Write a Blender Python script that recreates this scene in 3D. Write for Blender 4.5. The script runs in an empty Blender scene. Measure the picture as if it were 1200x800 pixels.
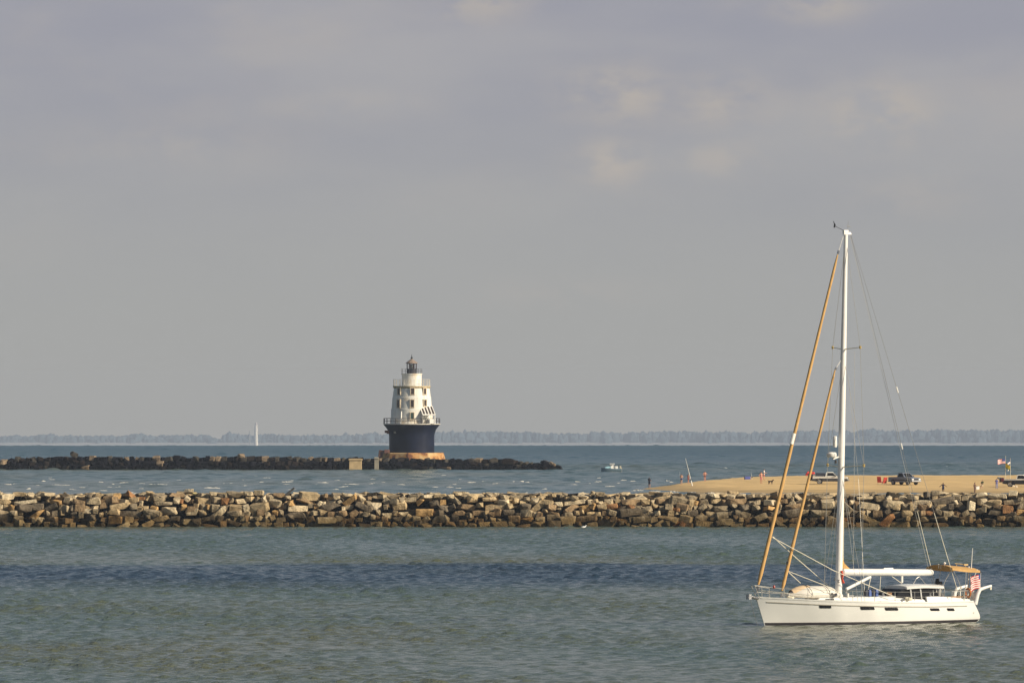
import bpy, bmesh, math, random
import numpy as np
from mathutils import Vector, Matrix
R_ = math.radians
random.seed(11)
rng = np.random.default_rng(5)
sc = bpy.context.scene
COL = sc.collection

# ------------------------------------------------------------------ place: camera height, sea curvature
F, CX, EY = 9000.0, 600.0, 446.0          # focal length in photo pixels, principal column, eye-level row
H = 14.7                                   # the ferry deck the picture is taken from
RAD = 2 * H * F * F / 75.0 ** 2            # radius of the sea's curve
D0 = 3700.0
def seaz(d):
    if d < D0: return -d * d / (2 * RAD)
    return -D0 * D0 / (2 * RAD) - (d - D0) * D0 / RAD * 1.0
def sea_d(py):
    p = py - EY
    s = (p + math.sqrt(p * p - 5627)) / (2 * H)
    return F / s
def at(px, py, Y):
    return Vector(((px - CX) * Y / F, Y, H - (py - EY) * Y / F))

# ------------------------------------------------------------------ materials
MATS = {}
def mat(name, col, rough=.55, metal=0., var=.12, scale=2.5, bump=0., spec=.5, coords='Object', detail=4):
    if name in MATS: return MATS[name]
    m = bpy.data.materials.new(name); m.use_nodes = True
    nt = m.node_tree; b = nt.nodes['Principled BSDF']
    b.inputs['Roughness'].default_value = rough; b.inputs['Metallic'].default_value = metal
    b.inputs['Specular IOR Level'].default_value = spec
    tc = nt.nodes.new('ShaderNodeTexCoord'); n = nt.nodes.new('ShaderNodeTexNoise')
    n.inputs['Scale'].default_value = scale; n.inputs['Detail'].default_value = detail
    nt.links.new(tc.outputs[coords], n.inputs['Vector'])
    rp = nt.nodes.new('ShaderNodeValToRGB')
    rp.color_ramp.elements[0].position = .3; rp.color_ramp.elements[1].position = .7
    rp.color_ramp.elements[0].color = tuple(c * (1 - var) for c in col) + (1,)
    rp.color_ramp.elements[1].color = tuple(min(1, c * (1 + var)) for c in col) + (1,)
    nt.links.new(n.outputs['Fac'], rp.inputs['Fac']); nt.links.new(rp.outputs['Color'], b.inputs['Base Color'])
    if bump:
        bp = nt.nodes.new('ShaderNodeBump'); bp.inputs['Strength'].default_value = bump; bp.inputs['Distance'].default_value = .05
        nt.links.new(n.outputs['Fac'], bp.inputs['Height']); nt.links.new(bp.outputs['Normal'], b.inputs['Normal'])
    MATS[name] = m
    return m
WHITE = mat('gelcoat_white', (.755, .755, .735), .28, var=.03, scale=.6)
WHITEP = mat('white_paint', (.82, .80, .75), .4, var=.04)
DECK = mat('deck_white', (.74, .71, .63), .6, var=.06)
TEAK = mat('teak', (.34, .19, .09), .6, var=.25, scale=6)
CANVAS = mat('tan_canvas', (.545, .325, .115), .8, var=.12, scale=3, bump=.2)
CANVASL = mat('pale_canvas', (.66, .50, .32), .8, var=.1, scale=3)
STEEL = mat('stainless', (.62, .60, .55), .35, .6, var=.05)
WIRE = mat('rigging_wire', (.42, .41, .38), .45, .3, var=.05)
ROPE = mat('pale_rope', (.70, .66, .54), .8, var=.1)
DARK = mat('dark_window', (.016, .017, .02), .3, var=.2, spec=.12)
BLACK = mat('black_plastic', (.016, .017, .022), .5, var=.2)
NAVYC = mat('navy_canvas', (.03, .035, .055), .8, var=.2)
BLUEJ = mat('blue_plastic', (.05, .10, .32), .5, var=.1)
REDC = mat('red_cloth', (.55, .06, .04), .75, var=.15)
CREAMF = mat('flag_white', (.78, .74, .70), .8, var=.05)
REDF = mat('flag_red', (.52, .04, .05), .8, var=.08)
BLUEF = mat('flag_blue', (.04, .06, .22), .8, var=.08)
YELF = mat('flag_yellow', (.62, .50, .04), .8, var=.1)
GREENF = mat('flag_green', (.22, .33, .05), .8, var=.1)
GOLD = mat('bronze_tip', (.50, .36, .12), .5, .2, var=.1)
CHROME = mat('grey_metal', (.35, .35, .36), .35, .7, var=.1)
RUBBER = mat('tyre_rubber', (.02, .02, .021), .8, var=.2)
HYPALON = mat('dinghy_fabric', (.68, .655, .59), .6, var=.06)

# ------------------------------------------------------------------ mesh helpers
class MB:
    def __init__(s): s.v = []; s.f = []; s.mi = []
    def add(s, vs, fs, mi=0):
        o = len(s.v); s.v += [Vector(v) for v in vs]
        for f in fs: s.f.append([o + i for i in f]); s.mi.append(mi)
    def box(s, c, d, rot=None, mi=0, taper=1.0):
        x, y, z = d[0] / 2, d[1] / 2, d[2] / 2; t = taper
        vs = [(-x, -y, -z), (x, -y, -z), (x, y, -z), (-x, y, -z), (-x * t, -y * t, z), (x * t, -y * t, z), (x * t, y * t, z), (-x * t, y * t, z)]
        vs = [Vector(v) for v in vs]
        if rot is not None: vs = [rot @ v for v in vs]
        c = Vector(c)
        s.add([v + c for v in vs], [(0, 3, 2, 1), (4, 5, 6, 7), (0, 1, 5, 4), (1, 2, 6, 5), (2, 3, 7, 6), (3, 0, 4, 7)], mi)
    def tube(s, pts, rad, n=8, mi=0, flat=1.0):
        pts = [Vector(p) for p in pts]
        if not isinstance(rad, (list, tuple)): rad = [rad] * len(pts)
        rings = []
        for i, p in enumerate(pts):
            d = (pts[min(i + 1, len(pts) - 1)] - pts[max(i - 1, 0)]).normalized()
            up = Vector((0, 0, 1)) if abs(d.z) < .9 else Vector((1, 0, 0))
            a = d.cross(up).normalized(); b = d.cross(a).normalized()
            rings.append([p + (a * math.cos(2 * math.pi * k / n) + b * math.sin(2 * math.pi * k / n) * flat) * rad[i] for k in range(n)])
        vs = [v for r in rings for v in r]; fs = []
        for i in range(len(pts) - 1):
            for k in range(n):
                fs.append((i * n + k, i * n + (k + 1) % n, (i + 1) * n + (k + 1) % n, (i + 1) * n + k))
        fs.append(tuple(range(n))[::-1]); fs.append(tuple((len(pts) - 1) * n + k for k in range(n)))
        s.add(vs, fs, mi)
    def lathe(s, prof, n=32, c=(0, 0, 0), mi=0):
        c = Vector(c); vs = []; fs = []
        for r, z in prof:
            for k in range(n):
                a = 2 * math.pi * k / n; vs.append(c + Vector((r * math.cos(a), r * math.sin(a), z)))
        for i in range(len(prof) - 1):
            for k in range(n):
                fs.append((i * n + k, i * n + (k + 1) % n, (i + 1) * n + (k + 1) % n, (i + 1) * n + k))
        if prof[0][0] > 1e-4: fs.append(tuple(range(n))[::-1])
        if prof[-1][0] > 1e-4: fs.append(tuple((len(prof) - 1) * n + k for k in range(n)))
        s.add(vs, fs, mi)
    def loft(s, secs, cap=True, closed=True, mi=0):
        n = len(secs[0]); vs = [v for q in secs for v in q]; fs = []
        for i in range(len(secs) - 1):
            for k in range(n if closed else n - 1):
                fs.append((i * n + k, i * n + (k + 1) % n, (i + 1) * n + (k + 1) % n, (i + 1) * n + k))
        if cap and closed:
            fs.append(tuple(range(n))[::-1]); fs.append(tuple((len(secs) - 1) * n + k for k in range(n)))
        s.add(vs, fs, mi)
    def prism(s, prof, y0, y1, mi=0):            # side outline (x, z) run from y0 to y1
        s.loft([[Vector((x, y0, z)) for x, z in prof], [Vector((x, y1, z)) for x, z in prof]], mi=mi)
    def build(s, name, m, parent=None, smooth=False, bevel=0., loc=None):
        me = bpy.data.meshes.new(name)
        me.from_pydata([tuple(v) for v in s.v], [], s.f)
        ms = m if isinstance(m, (list, tuple)) else [m]
        for q in ms: me.materials.append(q)
        if len(ms) > 1: me.polygons.foreach_set('material_index', s.mi)
        bm = bmesh.new(); bm.from_mesh(me)
        bmesh.ops.remove_doubles(bm, verts=bm.verts, dist=1e-5)
        bmesh.ops.recalc_face_normals(bm, faces=bm.faces)
        if bevel:
            es = [e for e in bm.edges if len(e.link_faces) == 2 and e.calc_face_angle(0) > .5]
            bmesh.ops.bevel(bm, geom=es, offset=bevel, segments=2, affect='EDGES', profile=.6, clamp_overlap=True)
        for f in bm.faces: f.smooth = smooth
        if smooth:
            for e in bm.edges:
                e.smooth = not (len(e.link_faces) == 2 and e.calc_face_angle(0) > .7)
        bm.to_mesh(me); bm.free()
        o = bpy.data.objects.new(name, me); COL.objects.link(o)
        if parent is not None: o.parent = parent
        if loc is not None: o.location = loc
        return o
def empty(name, loc, rz=0.):
    o = bpy.data.objects.new(name, None); COL.objects.link(o); o.location = loc; o.rotation_euler = (0, 0, rz)
    o.empty_display_size = .2
    return o
def tag(o, label=None, cat=None, group=None, kind=None):
    if label: o['label'] = label
    if cat: o['category'] = cat
    if group: o['group'] = group
    if kind: o['kind'] = kind
    return o
def lerp(a, b, t): return a + (b - a) * t
def interp(x, xs, ys): return float(np.interp(x, xs, ys))

# ------------------------------------------------------------------ camera, sun, sky
cam = bpy.data.cameras.new('camera'); co = bpy.data.objects.new('camera', cam); COL.objects.link(co)
co.location = (0, 0, H); co.rotation_euler = (R_(90), 0, 0)
cam.sensor_width = 36; cam.lens = 36 * F / 1200; cam.shift_y = (EY + 1.3 - 400) / 1200
cam.clip_start = 1; cam.clip_end = 60000
sc.camera = co
SAZ, SEL = R_(66), R_(28)
sv = Vector((math.sin(SAZ) * math.cos(SEL), -math.cos(SAZ) * math.cos(SEL), math.sin(SEL)))
sl = bpy.data.lights.new('sun', 'SUN'); sl.energy = 5.0; sl.angle = R_(.5); sl.color = (1, .87, .67)
so = bpy.data.objects.new('sun', sl); COL.objects.link(so)
so.rotation_euler = sv.to_track_quat('Z', 'Y').to_euler()
w = bpy.data.worlds.new('World'); sc.world = w; w.use_nodes = True
nt = w.node_tree; nt.nodes.clear(); L_ = nt.links.new
out = nt.nodes.new('ShaderNodeOutputWorld')
sky = nt.nodes.new('ShaderNodeTexSky'); sky.sky_type = 'NISHITA'; sky.sun_disc = False
sky.sun_elevation = SEL; sky.sun_rotation = math.atan2(sv.x, sv.y); sky.dust_density = .8; sky.air_density = 1.0
b1 = nt.nodes.new('ShaderNodeBackground'); b1.inputs['Strength'].default_value = .05
L_(sky.outputs[0], b1.inputs['Color'])
tc = nt.nodes.new('ShaderNodeTexCoord'); sx = nt.nodes.new('ShaderNodeSeparateXYZ'); L_(tc.outputs['Generated'], sx.inputs[0])
def mth(op, a, b=None):
    n = nt.nodes.new('ShaderNodeMath'); n.operation = op
    for i, v in enumerate((a, b)):
        if v is None: continue
        if isinstance(v, (int, float)): n.inputs[i].default_value = v
        else: L_(v, n.inputs[i])
    return n.outputs[0]
az = mth('ARCTAN2', sx.outputs[0], sx.outputs[1]); el = mth('ARCSINE', sx.outputs[2])
def skynoise(sa, se, oz, det, lo, hi):
    cb = nt.nodes.new('ShaderNodeCombineXYZ'); L_(mth('MULTIPLY', az, sa), cb.inputs[0]); L_(mth('MULTIPLY', el, se), cb.inputs[1]); cb.inputs[2].default_value = oz
    n = nt.nodes.new('ShaderNodeTexNoise'); n.inputs['Scale'].default_value = 1; n.inputs['Detail'].default_value = det; n.inputs['Roughness'].default_value = .5
    L_(cb.outputs[0], n.inputs['Vector'])
    mr = nt.nodes.new('ShaderNodeMapRange'); mr.interpolation_type = 'SMOOTHSTEP'
    mr.inputs[1].default_value = lo; mr.inputs[2].default_value = hi; L_(n.outputs['Fac'], mr.inputs[0])
    return mr.outputs[0]
def mixc(f, a, b):
    n = nt.nodes.new('ShaderNodeMix'); n.data_type = 'RGBA'
    if isinstance(f, float): n.inputs[0].default_value = f
    else: L_(f, n.inputs[0])
    for i, v in ((6, a), (7, b)):
        if isinstance(v, tuple): n.inputs[i].default_value = v + (1,)
        else: L_(v, n.inputs[i])
    return n.outputs[2]
band = skynoise(22, 75, 3.1, 3, .32, .68)          # broad grey cloud layers
puff = skynoise(46, 95, 12.9, 4, .49, .76)         # soft sunlit puffs in them
hi_ = nt.nodes.new('ShaderNodeMapRange'); hi_.interpolation_type = 'SMOOTHSTEP'; L_(el, hi_.inputs[0])
hi_.inputs[1].default_value = .004; hi_.inputs[2].default_value = .05
pf = mth('MULTIPLY', puff, hi_.outputs[0])
c_low = (.320, .319, .322); c_hiA = (.276, .280, .322); c_hiB = (.326, .322, .340); c_puff = (.392, .358, .328)
k_ = mth('EXPONENT', mth('DIVIDE', .00161, mth('MAXIMUM', el, .00146)))      # the low sky is warmer the longer its light's way through the air
hv = nt.nodes.new('ShaderNodeVectorMath'); hv.operation = 'SCALE'; hv.inputs[0].default_value = (.0195, -.0065, -.041); L_(k_, hv.inputs['Scale'])
ha = nt.nodes.new('ShaderNodeVectorMath'); ha.operation = 'ADD'; L_(hv.outputs[0], ha.inputs[0]); ha.inputs[1].default_value = (.297, .3266, .357)
cl = mixc(hi_.outputs[0], ha.outputs[0], mixc(band, c_hiA, c_hiB))
cl = mixc(mth('MULTIPLY', pf, .3), cl, c_puff)
# a handful of soft sunlit breaks in the bank, each at its own bearing and height
spots = None
for a_, e_, wa, we, k2 in ((.0135, .0375, .007, .0035, 1.), (.027, .0362, .007, .0032, .8), (.048, .0350, .007, .0040, 1.), (.0130, .0285, .0045, .0030, 1.), (.0270, .0290, .006, .0025, .6), (.040, .0487, .006, .002, .8), (-.004, .0495, .006, .003, .8), (-.022, .0360, .012, .002, .3), (-.045, .031, .014, .003, .3), (.052, .024, .008, .003, .35), (.006, .0115, .012, .002, .25)):
    q_ = mth('ADD', mth('POWER', mth('DIVIDE', mth('SUBTRACT', az, a_), wa), 2.0), mth('POWER', mth('DIVIDE', mth('SUBTRACT', el, e_), we), 2.0))
    q_ = mth('MULTIPLY', mth('EXPONENT', mth('MULTIPLY', q_, -1.0)), k2)
    spots = q_ if spots is None else mth('MAXIMUM', spots, q_)
wisps = skynoise(190, 330, 5.5, 5, .30, .66)
cl = mixc(mth('MULTIPLY', mth('MULTIPLY', spots, wisps), 1.0), cl, c_puff)
b2 = nt.nodes.new('ShaderNodeBackground'); L_(cl, b2.inputs['Color']); b2.inputs['Strength'].default_value = 1.0
cov = nt.nodes.new('ShaderNodeMapRange'); L_(el, cov.inputs[0]); cov.interpolation_type = 'SMOOTHSTEP'     # the cloud bank thins out high overhead
cov.inputs[1].default_value = .06; cov.inputs[2].default_value = .17; cov.inputs[3].default_value = 1.0; cov.inputs[4].default_value = .12
ms = nt.nodes.new('ShaderNodeMixShader'); L_(cov.outputs[0], ms.inputs[0]); L_(b1.outputs[0], ms.inputs[1]); L_(b2.outputs[0], ms.inputs[2])
L_(ms.outputs[0], out.inputs['Surface'])
vs = sc.view_settings
vs.view_transform = 'Standard'; vs.look = 'None'; vs.exposure = .25; vs.gamma = 1; vs.use_curve_mapping = False

# ------------------------------------------------------------------ haze
hb = MB(); hb.box((0, 10300, -66), (17800, 21400, 222))
hm = bpy.data.materials.new('haze_air'); hm.use_nodes = True; n_ = hm.node_tree; n_.nodes.clear()
ho = n_.nodes.new('ShaderNodeOutputMaterial'); pv = n_.nodes.new('ShaderNodeVolumePrincipled')
pv.inputs['Color'].default_value = (.62, .74, .93, 1); pv.inputs['Density'].default_value = 5.3e-5; pv.inputs['Anisotropy'].default_value = .0
n_.links.new(pv.outputs[0], ho.inputs['Volume'])
haze = hb.build('haze', hm); tag(haze, 'thin pale summer haze over the water', 'haze', kind='stuff')

# ------------------------------------------------------------------ sea
def build_sea():
    rows = np.concatenate([np.geomspace(4, 340, 30, endpoint=False), np.arange(340, 835, .23), np.arange(835, 1700, 1.1),
                           np.arange(1700, 3700, 4.0), np.geomspace(3700, 20500, 44)])
    ca = np.concatenate([[-23, -18, -13, -9, -6.5, -5.2], np.linspace(-4.5, 4.5, 350), [5.2, 6.5, 9, 13, 18, 23]])
    ta = np.tan(np.radians(ca))
    D, T = np.meshgrid(rows, ta, indexing='ij')
    X = D * T; Y = D.copy()
    dd = np.sqrt(X * X + Y * Y)
    Z = np.where(dd < D0, -dd * dd / (2 * RAD), -D0 * D0 / (2 * RAD) - (dd - D0) * D0 / RAD)
    def waves(X, Y, lam0, lam1, n, rms, seed, wind=-95, spread=38):
        r = np.random.default_rng(seed); z = np.zeros_like(X); e = 0
        for i in range(n):
            lam = lam0 * (lam1 / lam0) ** ((i + r.random()) / n); k = 2 * np.pi / lam
            th = np.radians(wind + r.normal() * spread); a = lam ** .7
            z += a * np.sin(k * (X * np.cos(th) + Y * np.sin(th)) + r.random() * 6.283); e += a * a / 2
        z *= 1 / np.sqrt(e)
        return rms * (z + .22 * (z * z - 1))
    near = dd < 860
    i0 = np.argmax(rows >= 338); i1 = np.argmax(rows >= 850); i2 = np.argmax(rows >= 815)
    Xn, Yn = X[i0:i1], Y[i0:i1]
    gust = .75 + .35 * np.sin(Xn * .11 + Yn * .021 + 1.3 * np.sin(Yn * .013)) * np.sin(Yn * .043 + Xn * .05)
    zn = waves(Xn, Yn, .6, 2.3, 54, .037, 3) * gust + waves(Xn, Yn, 3, 9, 12, .012, 4)
    fade = np.clip((Yn - 340) / 15, 0, 1) * np.clip((850 - Yn) / 25, 0, 1)
    Z[i0:i1] += zn * fade
    Xf, Yf = X[i2:], Y[i2:]
    zf = waves(Xf, Yf, 2.6, 9, 40, .062, 8, spread=30)
    ff = np.clip((Yf - 815) / 60, 0, 1) * np.clip(Yf / 1500, .7, 1.25) * np.clip((3800 - Yf) / 100, 0, 1)
    Z[i2:] += zf * ff
    ny, nx = X.shape
    me = bpy.data.meshes.new('sea')
    me.vertices.add(nx * ny); me.vertices.foreach_set('co', np.stack([X, Y, Z], -1).astype(np.float32).ravel())
    idx = np.arange(nx * ny).reshape(ny, nx)
    q = np.stack([idx[:-1, :-1], idx[:-1, 1:], idx[1:, 1:], idx[1:, :-1]], -1).reshape(-1, 4)
    me.loops.add(q.size); me.loops.foreach_set('vertex_index', q.ravel().astype(np.int32))
    me.polygons.add(len(q)); me.polygons.foreach_set('loop_start', (np.arange(len(q)) * 4).astype(np.int32))
    me.polygons.foreach_set('use_smooth', np.ones(len(q), dtype=bool))
    me.update(calc_edges=True)
    o = bpy.data.objects.new('sea', me); COL.objects.link(o)
    return o
sea = build_sea(); tag(sea, kind='structure')
def sea_material():
    m = bpy.data.materials.new('sea_water'); m.use_nodes = True; nt = m.node_tree; b = nt.nodes['Principled BSDF']; L = nt.links.new
    g = nt.nodes.new('ShaderNodeNewGeometry'); sp = nt.nodes.new('ShaderNodeSeparateXYZ'); L(g.outputs['Position'], sp.inputs[0])
    def noise(scx, scy, det=3, off=0.):
        mp = nt.nodes.new('ShaderNodeMapping'); mp.inputs['Scale'].default_value = (scx, scy, 1); mp.inputs['Location'].default_value = (off, off, off)
        L(g.outputs['Position'], mp.inputs[0]); n = nt.nodes.new('ShaderNodeTexNoise'); n.inputs['Scale'].default_value = 1; n.inputs['Detail'].default_value = det
        L(mp.outputs[0], n.inputs['Vector']); return n.outputs['Fac']
    def math_(op, a, b_=None):
        n = nt.nodes.new('ShaderNodeMath'); n.operation = op
        for i, v in enumerate((a, b_)):
            if v is None: continue
            if isinstance(v, (int, float)): n.inputs[i].default_value = v
            else: L(v, n.inputs[i])
        return n.outputs[0]
    def rng_(x, a, c, lo=0., hi=1.):
        n = nt.nodes.new('ShaderNodeMapRange'); n.interpolation_type = 'SMOOTHSTEP'; L(x, n.inputs[0])
        for i, v in ((1, a), (2, c), (3, lo), (4, hi)): n.inputs[i].default_value = v
        return n.outputs[0]
    def mix(f, a, c):
        n = nt.nodes.new('ShaderNodeMix'); n.data_type = 'RGBA'; L(f, n.inputs[0])
        for i, v in ((6, a), (7, c)):
            if isinstance(v, tuple): n.inputs[i].default_value = v + (1,)
            else: L(v, n.inputs[i])
        return n.outputs[2]
    y = math_('ADD', sp.outputs[1], math_('MULTIPLY', math_('SUBTRACT', noise(.02, .02, 4), .5), 40.))
    # silty green harbour water; a dark navy band runs across it; bluer open bay beyond
    patch = noise(.035, .02, 4, 7.)
    near_c = mix(rng_(patch, .35, .65), (.078, .112, .090), (.104, .114, .066))
    clear = math_('MULTIPLY', rng_(y, 535, 588), rng_(y, 634, 644, 1., 0.))  # mask of the dark navy band across the near water
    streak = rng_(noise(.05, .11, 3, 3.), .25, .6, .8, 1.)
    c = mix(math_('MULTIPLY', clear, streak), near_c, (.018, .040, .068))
    c = mix(rng_(y, 640, 720), c, (.072, .110, .096))
    shoal = mix(rng_(noise(.03, .01, 4, 1.), .4, .62), (.052, .096, .098), (.088, .112, .086))
    c = mix(rng_(y, 860, 960), c, shoal)
    bay = mix(rng_(noise(.004, .006, 4, 2.), .35, .65), (.008, .054, .084), (.016, .064, .084))
    c = mix(rng_(y, 1500, 1900), c, bay)
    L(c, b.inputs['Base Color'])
    b.inputs['IOR'].default_value = 1.333
    L(rng_(sp.outputs[1], 600, 2500, .13, .30), b.inputs['Roughness'])
    h = math_('ADD', noise(1.7, 1.1, 4), math_('MULTIPLY', noise(5.5, 3.6, 3, 5.), .55))
    bp = nt.nodes.new('ShaderNodeBump'); bp.inputs['Distance'].default_value = .16
    L(rng_(sp.outputs[1], 500, 1500, .8, .3), bp.inputs['Strength'])
    L(h, bp.inputs['Height']); L(bp.outputs['Normal'], b.inputs['Normal'])
    return m
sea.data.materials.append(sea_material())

# ------------------------------------------------------------------ breaking waves (stuff): low crests of foam
FOAM = mat('sea_foam', (.62, .60, .53), .9, var=.15, scale=4, bump=.3)
def foam(name, items, label, seed):
    r = random.Random(seed); mb = MB()
    for px, py, wpx, hpx in items:
        d = sea_d(py + .4); s = F / d; c = at(px, py + .4, d); zz = seaz(c.xy.length)
        n = max(4, int(wpx)); L = wpx / s
        secs = []
        ph = r.random() * 6
        for i in range(n + 1):
            t = i / n; env = math.sin(math.pi * min(1, max(0, t))) ** .55
            hh = (hpx * .62 / s + .03) * env * (.55 + .75 * r.random()); yy = c.y + .5 * math.sin(ph + t * 4)
            x = c.x - L / 2 + L * t; dp = .9 + .8 * r.random()
            secs.append([Vector((x, yy - dp, zz - .05)), Vector((x, yy - dp * .35, zz + hh * .7)), Vector((x, yy, zz + hh)), Vector((x, yy + dp * .5, zz + hh * .55)), Vector((x, yy + dp, zz - .05))])
        mb.loft(secs)
    o = mb.build(name, FOAM, smooth=True); return tag(o, label, 'foam', kind='stuff')
fl = [(9, 566, 8, 2), (51, 562, 4, 1.6), (18, 565, 5, 1), (34, 571, 4, 1.6), (45, 567, 6, 1.2), (65, 566.6, 12, 1.4), (78, 567, 13, 1.4), (96, 569.5, 8, .8), (138, 569, 8, 1.3),
      (178, 566, 10, 1.2), (190, 566, 12, 1.5), (180, 570.5, 10, 1.1), (248, 570, 16, 1.7), (157, 577, 12, 1.6), (284, 561, 6, 1.2), (286, 565, 5, 1.4), (263, 565, 4, .9), (118, 563, 5, .8),
      (336, 563, 14, 1.6), (354, 564, 5, 1), (378, 564, 12, 1.8), (407, 569, 18, 1.9), (410, 566, 20, 1.7), (437, 559.5, 6, 1), (356, 576.5, 24, 1.3), (407, 577.5, 18, 1.8), (450, 563.5, 7, 1),
      (479, 577, 10, 1.7), (553, 563.5, 10, 1.2), (568, 563, 7, 1.8), (582, 565, 9, 1.4), (602, 563, 4, 1.4), (611, 562.5, 6, 1.7), (618, 563.5, 5, 1.3), (648, 562, 6, .9), (676, 562.5, 7, 1),
      (701, 562.7, 8, 1.2), (732, 561, 8, 1.2), (742, 562, 6, 1), (782, 562, 5, 2.2), (787, 563.3, 4, 1.6), (850, 546.6, 5, .9), (630, 575, 8, 1), (560, 577, 9, 1), (510, 569, 7, .9), (310, 568, 7, 1),
      (210, 561, 7, .8), (395, 561, 6, .8), (540, 560, 5, .9), (660, 567, 9, .9), (715, 568, 10, .8), (820, 553, 5, .8), (1110, 545, 5, .7), (640, 539, 4, .7), (120, 573, 9, .9), (470, 566, 8, 1),
      (300, 556, 5, .7), (60, 558, 6, .7), (520, 555, 5, .7)]
rf_ = random.Random(8)
fl = [(x, y, w_ * 1.25, h_ * .85) for x, y, w_, h_ in fl] + [(rf_.uniform(0, 745), rf_.choice((558, 561, 563.5, 565.5, 568, 571, 576)) + rf_.uniform(-1, 1), rf_.uniform(3, 13), rf_.uniform(.4, .85)) for _ in range(60)]
foam('breaking_wave_foam', fl, 'short white foam crests breaking over the shoal behind the near breakwater', 3)
sf = [(748, 573.2, 16, 1.6), (768, 574, 14, 1.4), (790, 575, 18, 1.7), (812, 575.6, 14, 1.3), (835, 576.8, 14, 2.4), (850, 577, 10, 1.3), (868, 577.3, 14, 1.8), (885, 577.6, 12, 1.2), (905, 577.8, 12, 1.5), (760, 570.5, 8, 1.1)]
foam('surf_foam', sf, 'thin line of white surf along the near edge of the sandbar', 4)

# ------------------------------------------------------------------ far shore, wood and towers
def far_shore():
    mb = MB(); d = 20000; z0 = seaz(d); secs = []
    r = random.Random(4)
    for i in range(121):
        x = -3600 + i * 60; j = 1.2 * math.sin(i * .7) + r.random()
        secs.append([Vector((x, d - 160, z0 - 6)), Vector((x, d - 60, z0 + 5)), Vector((x, d, z0 + 10 + j * .5)), Vector((x, d + 120, z0 + 14)), Vector((x, d + 700, z0 + 14)), Vector((x, d + 700, z0 - 8))])
    mb.loft(secs); o = mb.build('far_shore', mat('far_sand', (.30, .30, .29), .9, var=.12, scale=.01))
    return tag(o, kind='structure')
far_shore()
def blob(mb, c, rx, rz, r, seg=7):
    rings = 5; vs = []; fs = []
    for i in range(rings + 1):
        t = math.pi * i / rings
        for k in range(seg):
            a = 2 * math.pi * k / seg; q = .75 + .5 * r.random()
            vs.append((c[0] + rx * math.sin(t) * math.cos(a) * q, c[1] + rx * math.sin(t) * math.sin(a) * q, c[2] - rz * math.cos(t) * (.85 + .3 * r.random())))
    for i in range(rings):
        for k in range(seg): fs.append((i * seg + k, i * seg + (k + 1) % seg, (i + 1) * seg + (k + 1) % seg, (i + 1) * seg + k))
    mb.add(vs, fs)
def far_wood():
    r = random.Random(21); mb = MB(); d = 20150; s = F / d; z0 = seaz(d) + 8
    # top edge of the wood in the photo, row by column
    xs = [0, 40, 58, 75, 100, 112, 122, 135, 150, 165, 180, 200, 225, 240, 250, 258, 266, 276, 288, 300, 320, 345, 370, 400, 440, 520, 560, 620, 660, 690, 700, 730, 770, 800, 850, 900, 950, 1000, 1020, 1050, 1090, 1130, 1160, 1200]
    ys = [510, 509, 507, 509, 510, 509, 508, 510, 508, 507, 509.5, 509, 508.5, 507.5, 511, 514, 505.5, 507, 508, 508, 507.5, 509, 508.5, 508, 506, 505, 504, 505.5, 507, 506, 504.5, 506, 505, 504, 505.5, 505, 504, 504.5, 502.5, 504, 503, 502.5, 503.5, 503]
    X = -60
    while X < 1260:
        top = interp(X, xs, ys) + r.gauss(0, .8)
        dy = d + r.uniform(-40, 300); sz = F / dy
        ztop = H - (top - EY) / sz; zb = z0 - 2
        hh = max(4, ztop - zb); rx = r.uniform(6, 15)
        blob(mb, ((X - CX) / sz, dy, zb + hh * .55), rx, hh * .47, r)
        if r.random() < .8: blob(mb, ((X - CX + r.uniform(-6, 6)) / sz, dy - 40, zb + hh * .3), rx * .9, hh * .34, r)
        X += r.uniform(1.2, 4.2)
    o = mb.build('far_wood', mat('far_foliage', (.040, .070, .095), .9, var=.25, scale=.05, coords='Object'))
    tag(o, 'low hazy blue-grey wood along the far horizon', 'wood', kind='stuff')
far_wood()
def far_tower(px, top, r0, r1, name, label, cat, m=None):
    d = 19750; s = F / d; c = at(px, 521, d); z0 = seaz(d) + 1; z1 = H - (top - EY) / s
    hh = z1 - z0; e = empty(name, (c.x, d, z0)); tag(e, label, cat)
    mb = MB(); mb.lathe([(r0, 0), (lerp(r0, r1, .5), hh * .45), (r1, hh * .86), (r1 * 1.35, hh * .865), (r1 * 1.35, hh * .88), (r1 * .8, hh * .885)], 20); mb.build('shaft', m or mat('far_white', (.82, .76, .66), .7, var=.03), e, True)
    mb = MB(); mb.lathe([(r1 * .7, hh * .885), (r1 * .7, hh * .95), (r1 * .95, hh * .952), (.1, hh)], 14); mb.build('lantern_house', mat('far_lantern', (.5, .44, .40), .6), e)
far_tower(300, 493, 5.4, 3.7, 'distant_lighthouse', 'tall slender white lighthouse standing on the far hazy shore', 'lighthouse')
far_tower(292.6, 501, 1.6, 1.2, 'distant_mast', 'thin faint pale mast left of the far white lighthouse', 'mast', mat('far_grey', (.26, .26, .26), .8))

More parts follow.
